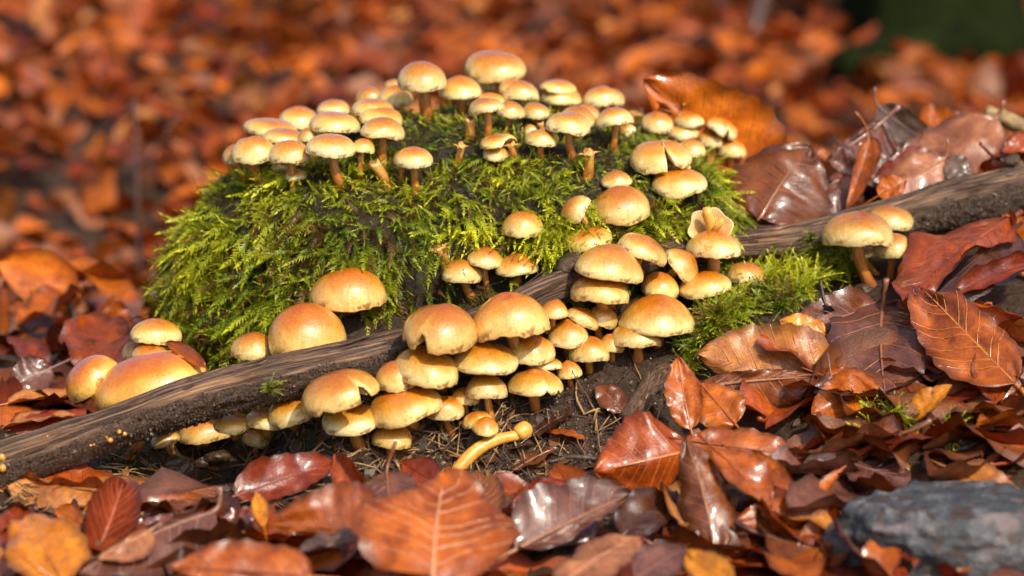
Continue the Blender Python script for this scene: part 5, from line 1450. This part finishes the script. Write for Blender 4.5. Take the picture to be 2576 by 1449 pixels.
# flat bark chips and leaf crumbs on the soil
def chips(n, box, seed, big=1.0):
    rq = random.Random(seed); V, F, Cc = [], [], []
    while n:
        px, py = rq.uniform(box[0], box[1]), rq.uniform(box[2], box[3])
        h, nn = hit(px, py, BVH_G)
        if h.y > .03: continue
        n -= 1
        R = rq.uniform(.0012, .0042) * big; k = rq.randint(5, 7); o = len(V)
        ax = Vector((rq.gauss(0, .5), rq.gauss(-.3, .5), 1)).normalized(); t1 = ax.orthogonal().normalized(); t2 = ax.cross(t1)
        cc = rq.choice([(.20, .09, .035), (.30, .15, .06), (.10, .05, .025), (.33, .13, .03), (.16, .13, .10)])
        for s in (0, 1):
            for j in range(k):
                th = 6.283 * j / k; r = R * rq.uniform(.6, 1.1) * (1 if j % 2 else .7)
                V.append(h + Vector((0, 0, .0012)) + (t1 * math.cos(th) + t2 * math.sin(th) * .7) * r + ax * (.0004 * s)); Cc.append(cc)
        F.append(tuple(range(o + k, o + 2 * k))); F.append(tuple(range(o + k - 1, o - 1, -1)))
        for j in range(k): F.append((o + j, o + (j + 1) % k, o + k + (j + 1) % k, o + k + j))
    return tag(mk('bark_chips', V, F, M['leaf'], uv=[(.5, .5)] * len(V), col=np.array(Cc), smooth_=False), 'small torn leaf and bark chips scattered on the dark soil', 'chips', kind='stuff')
chips(420, (20, 1650, 1060, 1310), 5)
chips(120, (2000, 2560, 1050, 1300), 6)

def roots(n, seed, box):
    rq = random.Random(seed); parts = []
    while len(parts) < n:
        h, nn = hit(rq.uniform(box[0], box[1]), rq.uniform(box[2], box[3]), BVH_G)
        if h.y > .02: continue
        a = rq.uniform(0, 6.28); pp = [h]
        for k in range(6):
            a += rq.gauss(0, .55); q = pp[-1] + Vector((math.cos(a), math.sin(a), 0)) * rq.uniform(.003, .006)
            q.z = float(ground_z(q.x, q.y)) + rq.uniform(0, .003); pp.append(q)
        r = rq.uniform(.0003, .0008)
        parts.append(tube(pp, [r * (1 - .1 * k) for k in range(7)], 6))
    v_, f_, u_ = join(parts)
    return tag(mk('soil_roots', v_, f_, M['straw'], uv=u_), 'winding brown roots half sunk in the soil below the cluster', 'roots', kind='stuff')
roots(60, 8, (640, 1640, 990, 1270))
chips(60, (700, 1600, 1020, 1260), 9, 2.2)
def twig(label, pts, r0, r1, mat='twig', seed=0, parts=(), lump=.12, n=16):
    rq = np.random.default_rng(seed)
    pts = catmull([tuple(p) for p in pts], n)
    rr = [(r0 + (r1 - r0) * i / (n - 1)) * (1 + lump * rq.normal()) for i in range(n)]
    org = Vector(pts[0])
    root = empty('twig', org)
    tag(root, label, 'twig')
    v_, f_, u_ = tube([Vector(p) - org for p in pts], rr, 10)
    mk('wood', v_, f_, M[mat], root, uv=u_)
    for (i, d, L, r) in parts:
        p = Vector(pts[i]) - org
        v_, f_, u_ = tube([p, p + Vector(d) * L * .6, p + Vector(d) * L + Vector((0, 0, L * .08))], [r, r * .8, r * .45], 7)
        mk('side_shoot', v_, f_, M[mat], root, uv=u_)
    return root
twig('pale rotten twig end with lichen at the right edge above the branch', [P(2478, 283, .155), P(2520, 295, .155), P(2570, 318, .155), P(2680, 345, .16)], .0036, .0044, 'palebark', 1, ((3, (-.3, -.2, .6), .006, .0012),))
twig('thin black twig under the pale rotten one at the right edge', [P(2530, 372, .135), P(2570, 380, .13), P(2650, 392, .13)], .0014, .0018, 'twig', 2, ((5, (.2, 0, 1), .005, .0007),))
twig('grey-blue splinter of wood standing beside the bright orange leaf', [P(1580, 1062, -.070), P(1612, 1005, -.062), P(1648, 955, -.052), P(1680, 930, -.044)], .0046, .0042, 'log', 3, ((9, (.4, -.3, .8), .005, .0012),), .06)
twig('thin dark stalk stuck upright in the bright moss cushion', [P(2078, 772, -.012), P(2070, 740, -.010), P(2064, 706, -.008)], .0006, .0008, 'twig', 4, (), .1, 9)
twig('short brown twig lying in the bright moss cushion', [P(1968, 745, .002), P(1982, 775, -.002)], .0007, .0004, 'twig', 5, (), .1, 7)
twig('blue-grey little twig on the spotted orange leaf, bottom left', [P(446, 1440, -.225), P(452, 1405, -.222), P(458, 1380, -.22)], .0010, .0008, 'twig', 6, (), .1, 8)
twig('dark twig leaning over the bright yellow-orange leaf', [P(20, 1398, -.20), P(45, 1412, -.205), P(70, 1440, -.215)], .0010, .0012, 'twig', 7, (), .1, 8)
twig('blurred dark twig with a broken fork lying behind the left mushrooms', [P(120, 870, .16), P(200, 845, .17), P(240, 838, .18), P(300, 845, .19)], .0026, .003, 'twig', 8, ((6, (-.45, .1, .9), .022, .0024), (9, (.6, .2, -.1), .02, .002)))
twig('thin forked twig lying from the domed red leaf towards the soil', [P(1510, 1155, -.11), P(1430, 1150, -.108), P(1380, 1165, -.104)], .0011, .0006, 'twig', 9, ((8, (-.8, -.1, -.2), .012, .0006),))
twig('tall thin dark blurred twig rising at the left background', [P(350, 700, .55), P(345, 480, .55), P(338, 250, .56)], .0020, .0012, 'twig', 10, ((9, (.5, 0, .6), .05, .0008),))
twig('blurred grey stick slanting in the upper right background', [hit(1880, 150, BVH_G)[0], hit(1880, 150, BVH_G)[0] + Vector((.02, .02, .07)), hit(1880, 150, BVH_G)[0] + Vector((.055, .03, .15))], .008, .006, 'twig', 11, ((9, (-.4, 0, .7), .05, .003),))
twig('bent twig on the soil left under the branch', [P(210, 1290, -.10), P(215, 1240, -.09), P(212, 1185, -.085)], .0018, .0026, 'twig', 12, ((9, (.5, -.2, .3), .012, .0008),), .2)
twig('red-brown thin stalk curving over leaves behind the branch', [P(2095, 345, .16), P(2110, 362, .155), P(2125, 385, .15)], .0008, .0006, 'twig', 13, (), .1, 8)

def stone(label, px, py, rx_, ry_, rz_, seed, mat='stone', yoff=0.0, name='stone', y=None):
    h = hit(px, py, BVH_G)[0] if y is None else P(px, py, y)
    n, m = 110, 60
    V, F = [], []
    th = np.linspace(0, 2 * np.pi, n, endpoint=False)
    for i in range(m):
        ph = np.pi * i / (m - 1)
        X, Y, Z = np.sin(ph) * np.cos(th), np.sin(ph) * np.sin(th), np.cos(ph) * np.ones(n)
        q = 1 + .16 * vnoise(X * 1.6, Y * 1.6, Z * 1.6, seed) + .07 * vnoise(X * 4, Y * 4, Z * 4, seed + 1) + .045 * vnoise(X * 11, Y * 11, Z * 11, seed + 2) + .025 * vnoise(X * 26, Y * 26, Z * 26, seed + 3)
        V.append(np.stack([np.sign(X) * np.abs(X) ** .8 * q * rx_, np.sign(Y) * np.abs(Y) ** .8 * q * ry_, np.sign(Z) * np.abs(Z) ** .7 * q * rz_], 1))
    V = np.vstack(V); idx = np.arange(n * m).reshape(m, n)
    F = np.stack([idx[:-1].ravel(), idx[1:].ravel(), np.roll(idx, -1, 1)[1:].ravel(), np.roll(idx, -1, 1)[:-1].ravel()], 1)
    return tag(mk(name, V, F, M[mat], loc=h), label, 'stone')
stone('blue-grey pitted stone with lichen in the bottom right corner', 2420, 1375, .050, .036, .021, 5)
stone('smooth olive-brown pebble at the left edge below the branch', 22, 1316, .0075, .006, .0055, 9, 'pebble')
stone('brown pebble in the hollow under the branch', 545, 1150, .006, .004, .003, 13, 'crumb')
stone('dark chip of stone by the mossy clod under the branch', 508, 1165, .0035, .003, .003, 17, 'crumb')
stone('muddy clod beside the bent twig under the branch', 440, 1190, .010, .006, .007, 19, 'crumb')
stone('dark lump at the foot of the slanting brown stalk', 2172, 735, .0045, .004, .0035, 23, 'crumb')
stone('angular clod at the right edge near the flat violet leaf', 2450, 1130, .012, .009, .006, 27, 'crumb')

twig('tan straw lying across the pitted stone', [P(2490, 1372, -.150), P(2530, 1386, -.152), P(2600, 1404, -.154)], .0011, .0013, 'straw', 41, (), .05, 9)
leaf('rusty leaf flap resting on the left shoulder of the stone', (2200, 1470), (2235, 1345), 50, 'M', 'rust', -.205, -.185, lift=.6, curl=.5)
leaf('small brown leaf lying on top of the stone', (2380, 1300), (2470, 1290), 30, 'S', 'brown', -.142, -.138, lift=.3, curl=-.3)
# mossy foot of a tree and a fallen limb, far behind at the upper right
def tree_foot():
    b = hit(2335, 132, BVH_G)[0]
    RT = 195 * mpp(b)
    root = empty('tree', b)
    tag(root, 'blurred tree foot green with moss, coloured dark for shade, in the upper right background', 'tree')
    n, m = 40, 26
    th = np.linspace(0, 2 * np.pi, n, endpoint=False); V = []
    for i in range(m):
        z = -0.05 + 1.3 * (i / (m - 1)) ** 1.6
        fl = math.exp(-max(z, 0) / .05)
        r = RT * (1 + fl * (.28 + .35 * np.maximum(0, np.sin(3 * th + .8))) + .06 * np.sin(5 * th + 2 * z) + .03 * vnoise(np.cos(th) * 5, np.sin(th) * 5, z * 9, 4))
        V.append(np.stack([r * np.cos(th), r * np.sin(th), np.full(n, z)], 1))
    idx = np.arange(n * m).reshape(m, n)
    F = np.stack([idx[:-1].ravel(), np.roll(idx, -1, 1)[:-1].ravel(), np.roll(idx, -1, 1)[1:].ravel(), idx[1:].ravel()], 1)
    mk('trunk', np.vstack(V), F, M['trunkmoss'], root)
    return b
tb = tree_foot()
tw = twig('blurred dark limb lying before the mossy tree foot', [hit(px, py, BVH_G)[0] + Vector((0, 0, .022)) for px, py in ((2110, 235), (2250, 205), (2420, 190), (2700, 185))], .016, .026, 'trunkmoss', 31, ((6, (-.4, -.1, .5), .06, .006),))
tw['category'] = 'limb'
